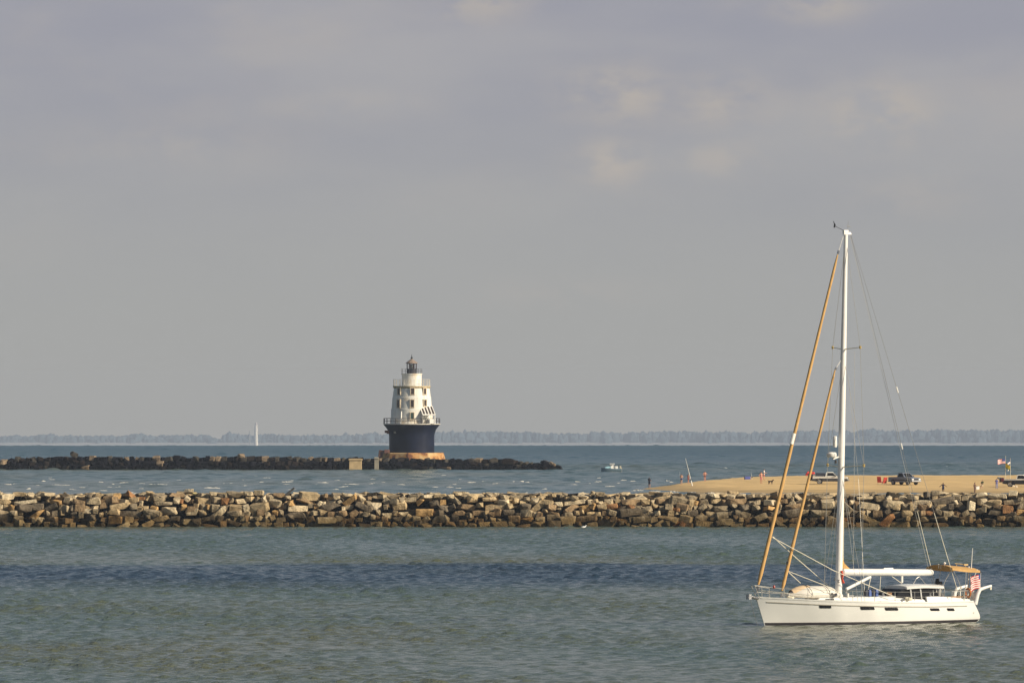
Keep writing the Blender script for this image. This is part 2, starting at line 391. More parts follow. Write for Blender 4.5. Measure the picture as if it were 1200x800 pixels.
# ------------------------------------------------------------------ stone: one material, tint from the object's colour, tide stain from height
def stone_material(name, tide, attr=False):
    m = bpy.data.materials.new(name); m.use_nodes = True; nt = m.node_tree; b = nt.nodes['Principled BSDF']; L = nt.links.new
    b.inputs['Roughness'].default_value = .9; b.inputs['Specular IOR Level'].default_value = .1
    if attr: src = nt.nodes.new('ShaderNodeAttribute'); src.attribute_name = 'tint'; colr = src.outputs['Color']
    else: src = nt.nodes.new('ShaderNodeObjectInfo'); colr = src.outputs['Color']
    g = nt.nodes.new('ShaderNodeNewGeometry')
    n = nt.nodes.new('ShaderNodeTexNoise'); n.inputs['Scale'].default_value = 1.6; n.inputs['Detail'].default_value = 7; L(g.outputs['Position'], n.inputs['Vector'])
    n2 = nt.nodes.new('ShaderNodeTexNoise'); n2.inputs['Scale'].default_value = 6; n2.inputs['Detail'].default_value = 5; L(g.outputs['Position'], n2.inputs['Vector'])
    r1 = nt.nodes.new('ShaderNodeMapRange'); r1.inputs[1].default_value = .3; r1.inputs[2].default_value = .7; r1.inputs[3].default_value = .5; r1.inputs[4].default_value = 1.35; L(n.outputs['Fac'], r1.inputs[0])
    mx = nt.nodes.new('ShaderNodeVectorMath'); mx.operation = 'SCALE'; L(colr, mx.inputs[0]); L(r1.outputs[0], mx.inputs['Scale'])
    sp = nt.nodes.new('ShaderNodeSeparateXYZ'); L(g.outputs['Position'], sp.inputs[0])
    ad = nt.nodes.new('ShaderNodeMath'); ad.operation = 'MULTIPLY_ADD'; L(n.outputs['Fac'], ad.inputs[0]); ad.inputs[1].default_value = 1.3; L(sp.outputs[2], ad.inputs[2])
    tr = nt.nodes.new('ShaderNodeMapRange'); tr.interpolation_type = 'SMOOTHSTEP'; tr.inputs[1].default_value = tide + .65 - .4; tr.inputs[2].default_value = tide + .65 + 1.1; L(ad.outputs[0], tr.inputs[0])
    mi = nt.nodes.new('ShaderNodeMix'); mi.data_type = 'RGBA'; L(tr.outputs[0], mi.inputs[0])
    wet = nt.nodes.new('ShaderNodeMix'); wet.data_type = 'RGBA'; wet.blend_type = 'MULTIPLY'; wet.inputs[0].default_value = 1; L(mx.outputs[0], wet.inputs[6]); wet.inputs[7].default_value = (.34, .30, .22, 1)
    L(wet.outputs[2], mi.inputs[6]); L(mx.outputs[0], mi.inputs[7]); L(mi.outputs[2], b.inputs['Base Color'])
    bp = nt.nodes.new('ShaderNodeBump'); bp.inputs['Strength'].default_value = .9; bp.inputs['Distance'].default_value = .15; L(n2.outputs['Fac'], bp.inputs['Height']); L(bp.outputs['Normal'], b.inputs['Normal'])
    return m
ZN = seaz(820); ZF = seaz(1524)
STONE_N = stone_material('granite', ZN + 1.0); STONE_NA = stone_material('granite_rubble', ZN + 1.0, True); STONE_F = stone_material('wet_granite', ZF + .2)
def rock_mesh(r, name, m):
    bm = bmesh.new(); pts = []
    j = r.uniform(.08, .34)
    for sx_ in (-1, 1):
        for sy_ in (-1, 1):
            for sz_ in (-1, 1):
                pts.append([.5 * a - (a * r.random() * j) for a in (sx_, sy_, sz_)])
    for _ in range(r.randint(2, 7)):
        a = [r.uniform(-.45, .45) for _ in range(3)]; k = r.randrange(3); a[k] = r.choice((-1, 1)) * r.uniform(.44, .58); pts.append(a)
    vs_ = [bm.verts.new(p) for p in pts]
    res = bmesh.ops.convex_hull(bm, input=vs_)
    bmesh.ops.delete(bm, geom=[v for v in bm.verts if not v.link_faces], context='VERTS')
    bmesh.ops.dissolve_limit(bm, angle_limit=.14, verts=bm.verts, edges=bm.edges)
    bmesh.ops.bevel(bm, geom=list(bm.edges), offset=r.uniform(.012, .035), segments=1, affect='EDGES', clamp_overlap=True)
    me = bpy.data.meshes.new(name); bm.to_mesh(me); bm.free(); me.materials.append(m)
    return me
rr = random.Random(31)
LIB_N = [rock_mesh(rr, 'boulder', STONE_N) for _ in range(46)]
LIB_F = [rock_mesh(rr, 'stone_block', STONE_F) for _ in range(30)]
PAL = {k_: tuple(min(.62, v * f_) for v, f_ in zip(c_, (1.18, 1.12, 1.0))) for k_, c_ in {'tan': (.38, .305, .20), 'pale grey': (.42, .36, .265), 'grey': (.27, .23, .17), 'brown': (.25, .185, .12), 'ochre': (.41, .275, .135), 'dark grey': (.14, .12, .096), 'rust-brown': (.30, .165, .085), 'pale cream': (.53, .46, .35)}.items()}
def rock_rot(r, tilt):
    return Matrix.Rotation(tilt, 3, 'Y') @ Matrix.Rotation(r.gauss(0, .12), 3, 'X') @ Matrix.Rotation(r.gauss(0, .3), 3, 'Z')
near = []           # (centre, size, tilt, colour name, course, px)
def add_near(px, py, wpx, hpx, tilt, colour, course, depth=None, dy=None, special=None):
    z = (616 - py) / 10.97; y = (820.7 + z * .8 + rr.uniform(-.45, .5)) if dy is None else dy
    s = F / y; c = at(px, py, y)
    near.append([c, (wpx / s, (depth or rr.uniform(.9, 1.5)), hpx / s), tilt, colour, course, px, special])
courses = [('waterline course', 614.0, 7.0), ('lower course', 607.4, 7.5), ('middle course', 600.4, 7.5), ('upper course', 593.2, 7.6), ('top course', 586.2, 7.4), ('crest', 580.8, 6)]
# stones that stand out in the photo
spec = [(222, 574.6, 15, 6, 0.02, 'pale cream', 'crest', 'pale pinkish slab raised on the crest beside the driftwood plank'),
        (206, 578.5, 20, 6, .03, 'brown', 'crest', 'brown rounded mound of stone on the crest left of the pale slab'),
        (43, 602, 25, 7, -.72, 'ochre', 'middle course', 'long orange-brown stone leaning diagonally in the left end of the near breakwater'),
        (137, 579.5, 11, 6, 0, 'ochre', 'crest', 'small ochre boulder standing alone on the crest above the left end'),
        (1180, 595.5, 14, 10, .05, 'rust-brown', 'upper course', 'large rust-brown block near the right end of the breakwater'),
        (1096, 577.5, 12, 8, 0, 'grey', 'crest', 'grey box-shaped block standing up on the crest right of the mast'),
        (1086, 578, 6, 7, .1, 'dark grey', 'crest', 'small dark stone beside the grey box-shaped block on the crest'),
        (1150, 578.6, 15, 6, -.1, 'pale cream', 'crest', 'pale pointed stone on the crest in front of the bathers'),
        (1138, 591, 9, 12, .03, 'pale cream', 'upper course', 'upright pale cream block below the bathers on the right'),
        (902, 587.5, 13, 7, .03, 'pale cream', 'top course', 'pale square block right of the sandbar tip with an ochre block below'),
        (901, 595, 12, 7, .02, 'ochre', 'upper course', 'ochre square block under the pale square block, left of the furled sails'),
        (703, 577.5, 9, 7, .2, 'grey', 'crest', 'peaked grey stone sticking up on the crest left of the sandbar'),
        (648, 579, 8, 5, .05, 'tan', 'crest', 'small rounded tan stone perched on the crest right of the lighthouse'),
        (497, 599, 24, 9, -.08, 'ochre', 'middle course', 'long pale ochre boulder below the right side of the lighthouse'),
        (538, 600, 16, 7, 0, 'brown', 'middle course', 'squared brown block lying level below right of the lighthouse'),
        (441, 591, 14, 10, .05, 'pale cream', 'upper course', 'big pale cream block below the left side of the lighthouse'),
        (200, 597, 22, 9, .02, 'pale grey', 'middle course', 'wide pale slab low in the wall under the driftwood'),
        (190, 589, 24, 5, .02, 'pale grey', 'top course', 'long flat pale slab in the wall under the driftwood'),
        (1022, 593, 19, 11, .12, 'pale grey', 'upper course', 'large pale speckled slab right of the mast'),
        (1012, 583, 22, 6, -.06, 'pale grey', 'crest', 'wide pale slab on the crest just right of the mast'),
        (8, 581, 20, 8, -.1, 'pale cream', 'crest', 'pale slab tilted up on the crest at the far left end'),
        (30, 587.5, 28, 5, -.13, 'pale cream', 'top course', 'long thin pale slab at the left end of the wall'),
        (382, 580, 4, 7, .1, 'brown', 'crest', 'small upright brown stone on the crest left of the lighthouse'),
        (181, 594.5, 10, 7, .05, 'ochre', 'upper course', 'bright orange boulder left of the driftwood')]
for q in spec: add_near(q[0], q[1], q[2], q[3], q[4], q[5], q[6], special=q[7])
for ci, (cn, cy, ch) in enumerate(courses):
    X = -70 + rr.random() * 6
    while X < 1275:
        wd = min(28, max(4.4, rr.lognormvariate(math.log(10.4), .50)))
        hh = ch * rr.uniform(.8, 1.3) * (1.2 if wd > 17 and rr.random() < .5 else 1) if wd > 9 else ch * rr.uniform(.75, 1.1)
        if cn == 'crest':
            hh *= rr.uniform(.6, 1.15)
        tilt = rr.gauss(0, .11) if rr.random() > .16 else rr.choice((-1, 1)) * rr.uniform(.3, .85)
        lo = ci <= 1; hi = ci >= 4
        wts = {'tan': 3, 'pale grey': 4.5 if hi else 1.2, 'grey': 3, 'brown': 3 if lo else 1.5, 'ochre': .55, 'dark grey': 2.2 if not hi else .8, 'rust-brown': .2, 'pale cream': 1.6 if hi else .35}
        if X > 860: wts['grey'] *= 1.7; wts['dark grey'] *= 1.5; wts['tan'] *= .7
        colour = rr.choices(list(wts), list(wts.values()))[0]
        py = cy + rr.gauss(0, 1.4) - (max(0, rr.gauss(0, 1.5)) if cn == 'crest' else 0) + (1.2 * math.sin(X * .021) if hi else 0) + (1.5 if hi and X > 745 else -.6 if hi and X < 330 else 0)
        ok = all(abs(q[0] - (X + wd / 2)) > (q[2] + wd) * .36 or abs(q[1] - py) > (q[3] + hh) * .34 for q in spec)
        if ok: add_near(X + wd / 2, py, wd * 1.03, hh * 1.0, tilt, colour, cn)
        X += wd * (.97 if cn != 'crest' else 1.05)
def section(px):
    for lim, t in ((70, 'at the far left end'), (175, 'left of the driftwood'), (245, 'under the driftwood'), (330, 'right of the driftwood'), (430, 'left of the lighthouse'), (530, 'below the lighthouse'), (650, 'right of the lighthouse'),
                   (760, 'left of the sandbar'), (860, 'below the sandbar tip'), (925, 'left of the furled sails'), (982, 'behind the furled sails'), (1045, 'right of the mast'), (1110, 'below the grey pickup'), (1165, 'below the bathers')):
        if px < lim: return t
    return 'at the far right end'
def word_size(w_): return 'wide' if w_ > 1.55 else 'small' if w_ < .85 else 'medium'
inview = sorted([q for q in near if -6 < q[5] < 1206], key=lambda q: (q[6] is None, -q[1][0] * q[1][2]))
single = inview[:299]; ids = set(map(id, single)); rest = [q for q in near if id(q) not in ids]
for c, d, tilt, colour, course, px, special in single:
    o = bpy.data.objects.new('boulder', rr.choice(LIB_N)); COL.objects.link(o)
    o.location = c; o.rotation_euler = rock_rot(rr, tilt).to_euler(); o.scale = d
    k = rr.uniform(.85, 1.15); o.color = tuple(min(1, v * k) for v in PAL[colour]) + (1,)
    shape = 'leaning stone' if abs(tilt) > .25 else 'flat slab' if d[0] / d[2] > 1.9 else 'upright block' if d[2] > d[0] * 1.05 else 'boulder'
    tag(o, special or f'{word_size(d[0])} {colour} {shape}, {course} of the near breakwater, {section(px)}', 'boulder', 'boulders of the near breakwater')
def rubble():
    r = random.Random(9); me = bpy.data.meshes.new('breakwater_rubble'); V = []; Fc = []; T = []
    def put(lib, c, d, tilt, col):
        M = rock_rot(r, tilt); o = len(V)
        for v in lib.vertices: V.append(tuple(M @ Vector((v.co.x * d[0], v.co.y * d[1], v.co.z * d[2])) + c))
        for p in lib.polygons: Fc.append([o + i for i in p.vertices]); T.append(col)
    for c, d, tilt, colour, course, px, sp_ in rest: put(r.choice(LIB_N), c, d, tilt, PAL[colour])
    for k in range(5):                                         # stones packed behind the face and across the top
        x = -64.
        while x < 64:
            wd = r.uniform(.8, 1.7); z = .1 + k * .72 + r.gauss(0, .1); col = tuple(v * .2 for v in PAL[r.choice(('dark grey', 'dark grey', 'grey', 'brown'))])  # tint cut low so these stones read as shade in the gaps
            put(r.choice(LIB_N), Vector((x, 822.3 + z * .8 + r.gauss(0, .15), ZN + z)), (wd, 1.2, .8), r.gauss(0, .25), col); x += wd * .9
    for k in range(5):
        x = -64.
        while x < 64:
            wd = r.uniform(1., 2.2); put(r.choice(LIB_N), Vector((x, 825.2 + k * 1.3, ZN + 3.0 + r.gauss(0, .12))), (wd, 1.6, .8), r.gauss(0, .1), PAL[r.choice(('pale grey', 'tan', 'grey'))]); x += wd * .95
    o = len(V)
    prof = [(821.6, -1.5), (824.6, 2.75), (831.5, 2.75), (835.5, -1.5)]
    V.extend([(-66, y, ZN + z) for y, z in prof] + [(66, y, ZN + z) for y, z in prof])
    for a, b_ in ((0, 1), (1, 2), (2, 3)): Fc.append([o + a, o + b_, o + 4 + b_, o + 4 + a]); T.append((.03, .028, .026))  # core faces coloured near black as shade deep between the boulders
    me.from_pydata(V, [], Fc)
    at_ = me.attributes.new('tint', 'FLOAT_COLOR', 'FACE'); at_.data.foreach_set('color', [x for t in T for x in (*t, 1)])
    me.materials.append(STONE_NA)
    ob = bpy.data.objects.new('breakwater_rubble', me); COL.objects.link(ob)
    tag(ob, 'smaller stones and fill painted shade-dark, packed between the boulders of the near breakwater', 'rubble', kind='stuff')
rubble()
# driftwood, leaning plank, gull
def drift():
    mb = MB(); y = 824.2
    mb.tube([at(222, 576, y), at(229, 577, y), at(236, 579, y), at(243, 580.6, y)], [.10, .14, .12, .07], 7)
    o = mb.build('driftwood', mat('bleached_wood', (.50, .42, .20), .85, var=.25, scale=5, bump=.4), smooth=True)
    tag(o, 'bleached yellowish driftwood trunk sloping down from the pale slab on the crest', 'driftwood')
    mb = MB(); a, b_ = at(333, 580.0, y), at(345, 570.2, y); mb.tube([a, b_], [.15, .12], 5)
    o = mb.build('leaning_plank', mat('dark_wood', (.075, .075, .075), .85, var=.3, scale=5))
    tag(o, 'dark grey plank sticking up at a slant from the breakwater crest', 'plank')
    mb = MB(); a, b_ = at(343.5, 576.2, y), at(357, 580.8, y); mid = (a + b_) / 2 + Vector((0, 0, .12)); mb.tube([a, mid, b_], [.12, .17, .14], 7)
    o = mb.build('driftwood', mat('bleached_pale_wood', (.56, .47, .33), .85, var=.2, scale=5), smooth=True)
    tag(o, 'pale curved driftwood log on the crest just right of the dark plank', 'driftwood')
drift()
def gull():
    d = 815.; c = at(684, 614.6, d); c.z = seaz(d)
    e = empty('gull', c, R_(20)); tag(e, 'white gull floating at the foot of the near breakwater', 'gull')
    mb = MB(); mb.tube([(-.24, 0, .10), (-.14, 0, .09), (0, 0, .09), (.13, 0, .10), (.2, 0, .17), (.24, 0, .24), (.30, 0, .25), (.34, 0, .245)], [.02, .07, .105, .085, .05, .05, .04, .01], 10)
    mb.build('body', mat('gull_white', (.8, .79, .77), .7, var=.03), e, True)
    mb = MB(); mb.tube([(-.3, 0, .13), (-.1, 0, .16), (.06, 0, .15)], [.02, .085, .03], 8, flat=.4); mb.build('folded_wing', mat('gull_grey', (.38, .4, .43), .7), e, True)
gull()

# ------------------------------------------------------------------ far breakwater
FP = {'dark': (.006, .006, .010), 'brown': (.020, .015, .013), 'grey': (.065, .057, .046), 'tan': (.26, .195, .13)}
def far_breakwater():
    r = random.Random(17); base = at(0, 549, 1524).z
    top_x = [-60, 0, 30, 60, 85, 120, 250, 330, 410, 440, 522, 560, 600, 610, 618, 630, 640, 648, 656]
    top_y = [536, 537, 535.5, 534.5, 534, 534.3, 534.6, 534.5, 535.6, 536, 537, 536.8, 536.5, 540, 541.5, 541, 539.5, 541, 546]
    names = ['lower', 'middle', 'upper']
    def sect(px):
        for lim, t in ((60, 'at the far left'), (120, 'below the big perched boulder'), (200, 'right of the big perched boulder'), (270, 'left of the pale perched stone'), (320, 'below the pale perched stone'), (410, 'left of the concrete box'), (450, 'between concrete box and lighthouse'), (530, 'at the lighthouse foot'), (605, 'right of the lighthouse')):
            if px < lim: return t
        return 'at the tapering right tip'
    for k in range(3):
        X = -40 + r.random() * 5
        while X < 654:
            wd = r.uniform(5.2, 9.6) if X < 600 else r.uniform(4.4, 8); mid = X + wd / 2
            tp = interp(mid, top_x, top_y); hh = (550 - tp) / 3
            if not (404 < mid < 446 and k > 0 and False):
                py = 549.6 - hh * (k + .5) + r.gauss(0, .6)
                colour = r.choices(['dark', 'brown', 'grey', 'tan'], [9, 2, .8, .4] if k < 2 else [4, 2, 2.0, 1.8])[0]
                y = 1524 + k * 1.1 + r.random() * .5; s = F / y
                o = bpy.data.objects.new('stone_block', r.choice(LIB_F)); COL.objects.link(o)
                o.location = at(mid, py, y); o.scale = (wd * 1.06 / s, 1.7, hh * 1.22 / s)
                o.rotation_euler = rock_rot(r, r.gauss(0, .12 if X < 600 else .35)).to_euler(); kk = r.uniform(.8, 1.2); o.color = tuple(v * kk for v in FP[colour]) + (1,)
                sz = 'long' if wd > 8.2 else 'short' if wd < 6.4 else 'medium'
                tag(o, f'{sz} {colour} stone block, {names[k]} course of the lighthouse breakwater, {sect(mid)}', 'stone block', 'stone blocks of the lighthouse breakwater')
            X += wd
    mb = MB(); y0 = 1526.2
    secs = []
    for px in range(-60, 661, 20):
        t = interp(px, top_x, top_y) + 1.6; a = at(px, t, y0)
        secs.append([Vector((a.x, y0 - .9, base - 1)), Vector((a.x, y0 + .6, a.z)), Vector((a.x, y0 + 3.5, a.z)), Vector((a.x, y0 + 6.5, base - 1))])
    mb.loft(secs); o = mb.build('breakwater_core', mat('core_stone', (.012, .011, .013), .9, var=.4, scale=1.2, spec=.1, bump=.5))
    tag(o, 'dark stone fill behind the blocks of the lighthouse breakwater', 'breakwater', kind='stuff')
    for px, py, wd, hh, tl, colour, lab in ((87, 531.2, 9, 6, .45, 'grey', 'big grey-brown boulder perched on the lighthouse breakwater'), (283, 532.6, 8, 4.6, 0, 'tan', 'pale rounded stone perched on the lighthouse breakwater'),
                                            (3, 540.5, 8, 7, 0, 'tan', 'tan boulder at the left edge of the lighthouse breakwater'), (595, 539.5, 17, 6, .05, 'brown', 'brown stone pile on the right arm of the lighthouse breakwater'), (639, 542.5, 8, 8, .5, 'dark', 'dark pointed rock at the tip of the lighthouse breakwater')):
        y = 1524.2; s = F / y; o = bpy.data.objects.new('perched_boulder', r.choice(LIB_F)); COL.objects.link(o); o.location = at(px, py, y); o.scale = (wd / s, 1.6, hh / s)
        o.rotation_euler = rock_rot(r, tl).to_euler(); o.color = FP[colour] + (1,); tag(o, lab, 'boulder')
    # concrete boxes let into the wall
    y = 1522.6; s = F / y
    for x0, x1, t, b_, m, lab in ((409, 424, 537.6, 549.5, mat('tan_concrete', (.50, .37, .20), .85, var=.15, scale=1), 'sunlit tan concrete box set in the lighthouse breakwater'), (438.6, 443.6, 536, 548, mat('grey_concrete', (.30, .27, .21), .85, var=.2, scale=1), 'narrow grey concrete pillar just left of the lighthouse base')):
        a = at(x0, t, y); c = at(x1, b_, y); mb = MB()
        mb.box(((a.x + c.x) / 2, y + .9, (a.z + c.z) / 2), (c.x - a.x, 1.8, a.z - c.z + .6), taper=.96)
        mb.box(((a.x + c.x) / 2, y + .9, a.z + .1), ((c.x - a.x) * 1.08, 2.0, .3))
        o = mb.build('concrete_box', m, bevel=.06); tag(o, lab, 'concrete block')
far_breakwater()

# ------------------------------------------------------------------ lighthouse
def lighthouse():
    d = 1552.; s = F / d; z0 = seaz(d); ax = (482.5 - CX) / s
    e = empty('lighthouse', (ax, d, z0)); tag(e, 'white conical lighthouse on a dark blue drum at the breakwater end', 'lighthouse')
    Z = lambda py: at(0, py, d).z - z0
    X = lambda px: (px - 482.5) / s
    wht = bpy.data.materials.new('rust_streaked_white'); wht.use_nodes = True; nt = wht.node_tree; b = nt.nodes['Principled BSDF']; L = nt.links.new
    tcx = nt.nodes.new('ShaderNodeTexCoord')
    def nz(scl, lo, hi):
        mp = nt.nodes.new('ShaderNodeMapping'); mp.inputs['Scale'].default_value = scl; L(tcx.outputs['Object'], mp.inputs[0]); n = nt.nodes.new('ShaderNodeTexNoise'); n.inputs['Scale'].default_value = 1; n.inputs['Detail'].default_value = 5; L(mp.outputs[0], n.inputs['Vector'])
        r = nt.nodes.new('ShaderNodeMapRange'); r.inputs[1].default_value = lo; r.inputs[2].default_value = hi; L(n.outputs['Fac'], r.inputs[0]); return r.outputs[0]
    m1 = nt.nodes.new('ShaderNodeMix'); m1.data_type = 'RGBA'; L(nz((.9, .9, .35), .56, .8), m1.inputs[0]); m1.inputs[6].default_value = (.80, .775, .70, 1); m1.inputs[7].default_value = (.62, .44, .22, 1)
    m2 = nt.nodes.new('ShaderNodeMix'); m2.data_type = 'RGBA'; L(nz((2.5, 2.5, .3), .58, .8), m2.inputs[0]); L(m1.outputs[2], m2.inputs[6]); m2.inputs[7].default_value = (.55, .50, .42, 1)
    L(m2.outputs[2], b.inputs['Base Color']); b.inputs['Roughness'].default_value = .55
    navy = mat('navy_drum_paint', (.007, .011, .030), .5, var=.35, scale=.6, spec=.2); rust = mat('rusty_brown', (.16, .07, .04), .8, var=.5, scale=2)
    rail = mat('rail_dark', (.05, .045, .05), .6); railw = mat('rail_pale', (.6, .56, .48), .6)
    # pedestal: eight-sided rusty concrete skirt, higher broken block on its left
    conc = bpy.data.materials.new('stained_concrete'); conc.use_nodes = True; ct = conc.node_tree; cb = ct.nodes['Principled BSDF']; cb.inputs['Roughness'].default_value = .9
    tcc = ct.nodes.new('ShaderNodeTexCoord'); n1 = ct.nodes.new('ShaderNodeTexNoise'); n1.inputs['Scale'].default_value = .8; n1.inputs['Detail'].default_value = 7; ct.links.new(tcc.outputs['Object'], n1.inputs['Vector'])
    rp = ct.nodes.new('ShaderNodeValToRGB'); els = rp.color_ramp.elements; els[0].position = .38; els[0].color = (.16, .065, .03, 1); els[1].position = .62; els[1].color = (.53, .37, .18, 1)
    q = els.new(.46); q.color = (.45, .22, .07, 1); ct.links.new(n1.outputs['Fac'], rp.inputs['Fac']); ct.links.new(rp.outputs['Color'], cb.inputs['Base Color'])
    mb = MB(); n = 10; r1 = 6.7; secs = []
    for z, r in ((-1, 7.5), (.9, 7.2), (Z(529.6), 6.65), (Z(528.8), 6.5)):
        secs.append([Vector((r * math.cos(2 * math.pi * (k + .35) / n), r * math.sin(2 * math.pi * (k + .35) / n), z)) for k in range(n)])
    mb.loft(secs); mb.build('pedestal', conc, e, bevel=.08)
    mb = MB(); mb.box((X(449.5), -1.6, Z(528.5) - .9), (2.1, 2.4, 2.6), Matrix.Rotation(.12, 3, 'Y')); mb.box((X(453.6), -2.6, Z(527.4) - .6), (1.1, 1.2, 2.0)); mb.build('broken_block', mat('dark_rust_concrete', (.15, .075, .06), .9, var=.45, scale=1.5), e, bevel=.12)
    zg = Z(495.2)
    mb = MB(); mb.lathe([(4.57, Z(529)), (4.57, Z(509)), (4.66, Z(506)), (4.9, Z(502)), (5.3, Z(498.8)), (5.62, Z(496.8)), (5.68, zg - .12)], 64); dr = mb.build('drum', navy, e, True)
    mb = MB(); mb.lathe([(5.70, zg - .12), (5.78, zg - .1), (5.78, zg + .06), (0.5, zg + .07)], 64); mb.build('gallery_deck', railw, e)
    mb = MB(); mb.box((X(453.5), -1.2, Z(504.2)), (.9, .5, .5)); mb.box((X(455), -1.2, Z(505.8)), (.6, .3, .3)); mb.build('bracket', rust, e)
    mb = MB(); ang = math.radians(-90 - 45); mb.box((4.66 * math.cos(ang), 4.66 * math.sin(ang), Z(505)), (.25, .55, .45), Matrix.Rotation(ang, 3, 'Z')); mb.build('hatch', mat('pale_hatch', (.3, .27, .2), .7), dr)
    def railing(name, r, z, h, npost, m, pr=.05, mids=2):
        mb = MB()
        for k in range(npost):
            a = 2 * math.pi * k / npost; mb.tube([(r * math.cos(a), r * math.sin(a), z), (r * math.cos(a), r * math.sin(a), z + h)], pr, 5)
        for j in range(mids + 1):
            zz = z + h * (1 - j / (mids + 1)); m_ = 48
            pts = [(r * math.cos(2 * math.pi * k / m_), r * math.sin(2 * math.pi * k / m_), zz) for k in range(m_ + 1)]; mb.tube(pts, pr * .7, 4)
        mb.build(name, m, e)
    railing('gallery_railing', 5.66, zg + .06, Z(489) - zg, 26, rail, .06, 1)
    # tower in three slightly stepped storeys
    mb = MB(); z1, z2, z3, z4 = zg, Z(477.5), Z(464), Z(450.6)
    mb.lathe([(4.28, z1), (4.16, z2), (4.06, z2 + .03), (3.9, z3), (3.84, z3 + .03), (3.62, z4 - .5), (3.62, z4 - .35), (3.74, z4 - .3), (3.78, z4), (1.2, z4 + .02)], 64); tw = mb.build('tower', wht, e, True)
    mb = MB(); mb.lathe([(3.66, z4 - .5), (3.80, z4 - .3), (3.82, z4 - .02)], 64); mb.build('cornice', mat('ochre_stain', (.47, .38, .23), .7, var=.3, scale=2), e, True)
    railing('upper_railing', 3.66, z4, Z(443.3) - z4, 22, railw, .05, 2)
    z5 = Z(436.2)
    mb = MB(); mb.lathe([(2.0, z4), (2.0, z5 - .25), (2.12, z5 - .2), (2.14, z5), (.6, z5 + .01)], 48); mb.build('watch_room', wht, e, True)
    railing('lantern_railing', 2.06, z5, Z(430.6) - z5, 14, mat('rail_grey', (.09, .085, .09), .6), .03, 1)
    z6, z7 = Z(431.2), Z(424.2)
    mb = MB(); mb.lathe([(1.03, z5), (1.03, z6), (1.1, z6 + .02), (1.1, z6 + .1), (.9, z6 + .1)], 16); ln = mb.build('lantern_parapet', mat('lantern_black', (.02, .022, .03), .5), e)
    mb = MB()
    for k in range(8):
        a = 2 * math.pi * (k + .5) / 8; mb.tube([(1.0 * math.cos(a), 1.0 * math.sin(a), z6), (1.0 * math.cos(a), 1.0 * math.sin(a), z7)], .10, 5)
    mb.lathe([(1.06, z7 - .14), (1.06, z7), (.9, z7), (.9, z7 - .14)], 16)
    mb.build('lantern_frame', mat('lantern_rust', (.035, .018, .02), .6, var=.3), e)
    gl = bpy.data.materials.new('lantern_glass'); gl.use_nodes = True; gb = gl.node_tree.nodes['Principled BSDF']; gb.inputs['Transmission Weight'].default_value = 1; gb.inputs['Roughness'].default_value = .03; gb.inputs['IOR'].default_value = 1.05
    mb = MB(); mb.lathe([(.93, z6 + .1), (.93, z7 - .02)], 16); mb.build('lantern_glass', gl, e)
    mb = MB(); mb.lathe([(.22, z6), (.3, z6 + .3), (.34, z6 + .55), (.3, z6 + .8), (.2, z6 + 1.0)], 14); mb.build('lamp', mat('lens_pale', (.5, .5, .45), .2), e, True)
    mb = MB(); mb.lathe([(1.0, z7 - .02), (1.26, z7), (1.24, z7 + .08), (.7, z7 + .48), (.25, z7 + .80), (.2, z7 + .86)], 20); rf = mb.build('roof', mat('roof_brown', (.27, .21, .17), .6, var=.25), e)
    zt = z7 + .84
    mb = MB(); mb.lathe([(.1, zt), (.22, zt + .18), (.22, zt + .32), (.08, zt + .45), (.03, zt + 1.0), (.0, zt + 1.05)], 10); mb.build('finial', mat('lantern_black', (.02, .022, .03)), rf, True)
    # windows
    def rad_at(z): return interp(z, [z1, z2, z2 + .03, z3, z3 + .03, z4], [4.28, 4.16, 4.06, 3.9, 3.84, 3.62])
    for px, t, b_, g in ((468, 453.6, 460.6, 0), (483.6, 453.4, 460.6, 0), (497.6, 453.6, 460.4, 0), (467.6, 467, 475.8, 0), (483.3, 467, 475.6, 0), (498, 467, 474, 0), (483.3, 482, 489.5, 1)):
        zc = (Z(t) + Z(b_)) / 2; hh = Z(t) - Z(b_); r = rad_at(zc); ang = math.asin(X(px) / r) - math.pi / 2
        M = Matrix.Rotation(ang, 3, 'Z'); c = Vector((math.cos(ang) * r, math.sin(ang) * r, zc))
        mb = MB(); wd = .66
        for dx, dz, a, b2_ in ((0, hh / 2 + .06, wd + .3, .14), (0, -hh / 2 - .06, wd + .36, .14)): mb.box(c + M @ Vector((0, dx, dz)), (.34, a, b2_), M)
        for sd in (-1, 1): mb.box(c + M @ Vector((0, sd * (wd / 2 + .06), 0)), (.34, .14, hh), M)
        fr = mb.build('window', mat('window_trim', (.62, .52, .38), .6, var=.2), tw)
        mb = MB(); mb.box(c + M @ Vector((.03, 0, 0)), (.12, wd, hh), M); mb.build('pane', mat('green_pane', (.05, .085, .07), .3) if g else mat('brown_pane', (.055, .04, .033), .3, var=.3), fr)
    # lean-to with slatted solar roof on the gallery
    ph = R_(-70); u = Vector((math.cos(ph), math.sin(ph), 0)); t_ = Vector((-u.y, u.x, 0)); k0, hw = 1.84, 1.38
    A = lambda r, k, z: u * r + t_ * (k0 + k) + Vector((0, 0, z))
    zu, zl = Z(474.6), Z(485.2)
    mb = MB(); 
    def slab(mb, r0, k0_, zz0, r1, k1_, zz1, off, th):
        nrm = (A(r1, 0, zz1) - A(r0, 0, zz0)).cross(t_).normalized(); nrm = -nrm if nrm.z < 0 else nrm
        vs_ = [A(r0, k0_, zz0), A(r0, k1_, zz0), A(r1, k1_, zz1), A(r1, k0_, zz1)]
        lo = [v + nrm * off for v in vs_]; hi = [v + nrm * (off + th) for v in vs_]
        mb.add(lo + hi, [(0, 3, 2, 1), (4, 5, 6, 7), (0, 1, 5, 4), (1, 2, 6, 5), (2, 3, 7, 6), (3, 0, 4, 7)])
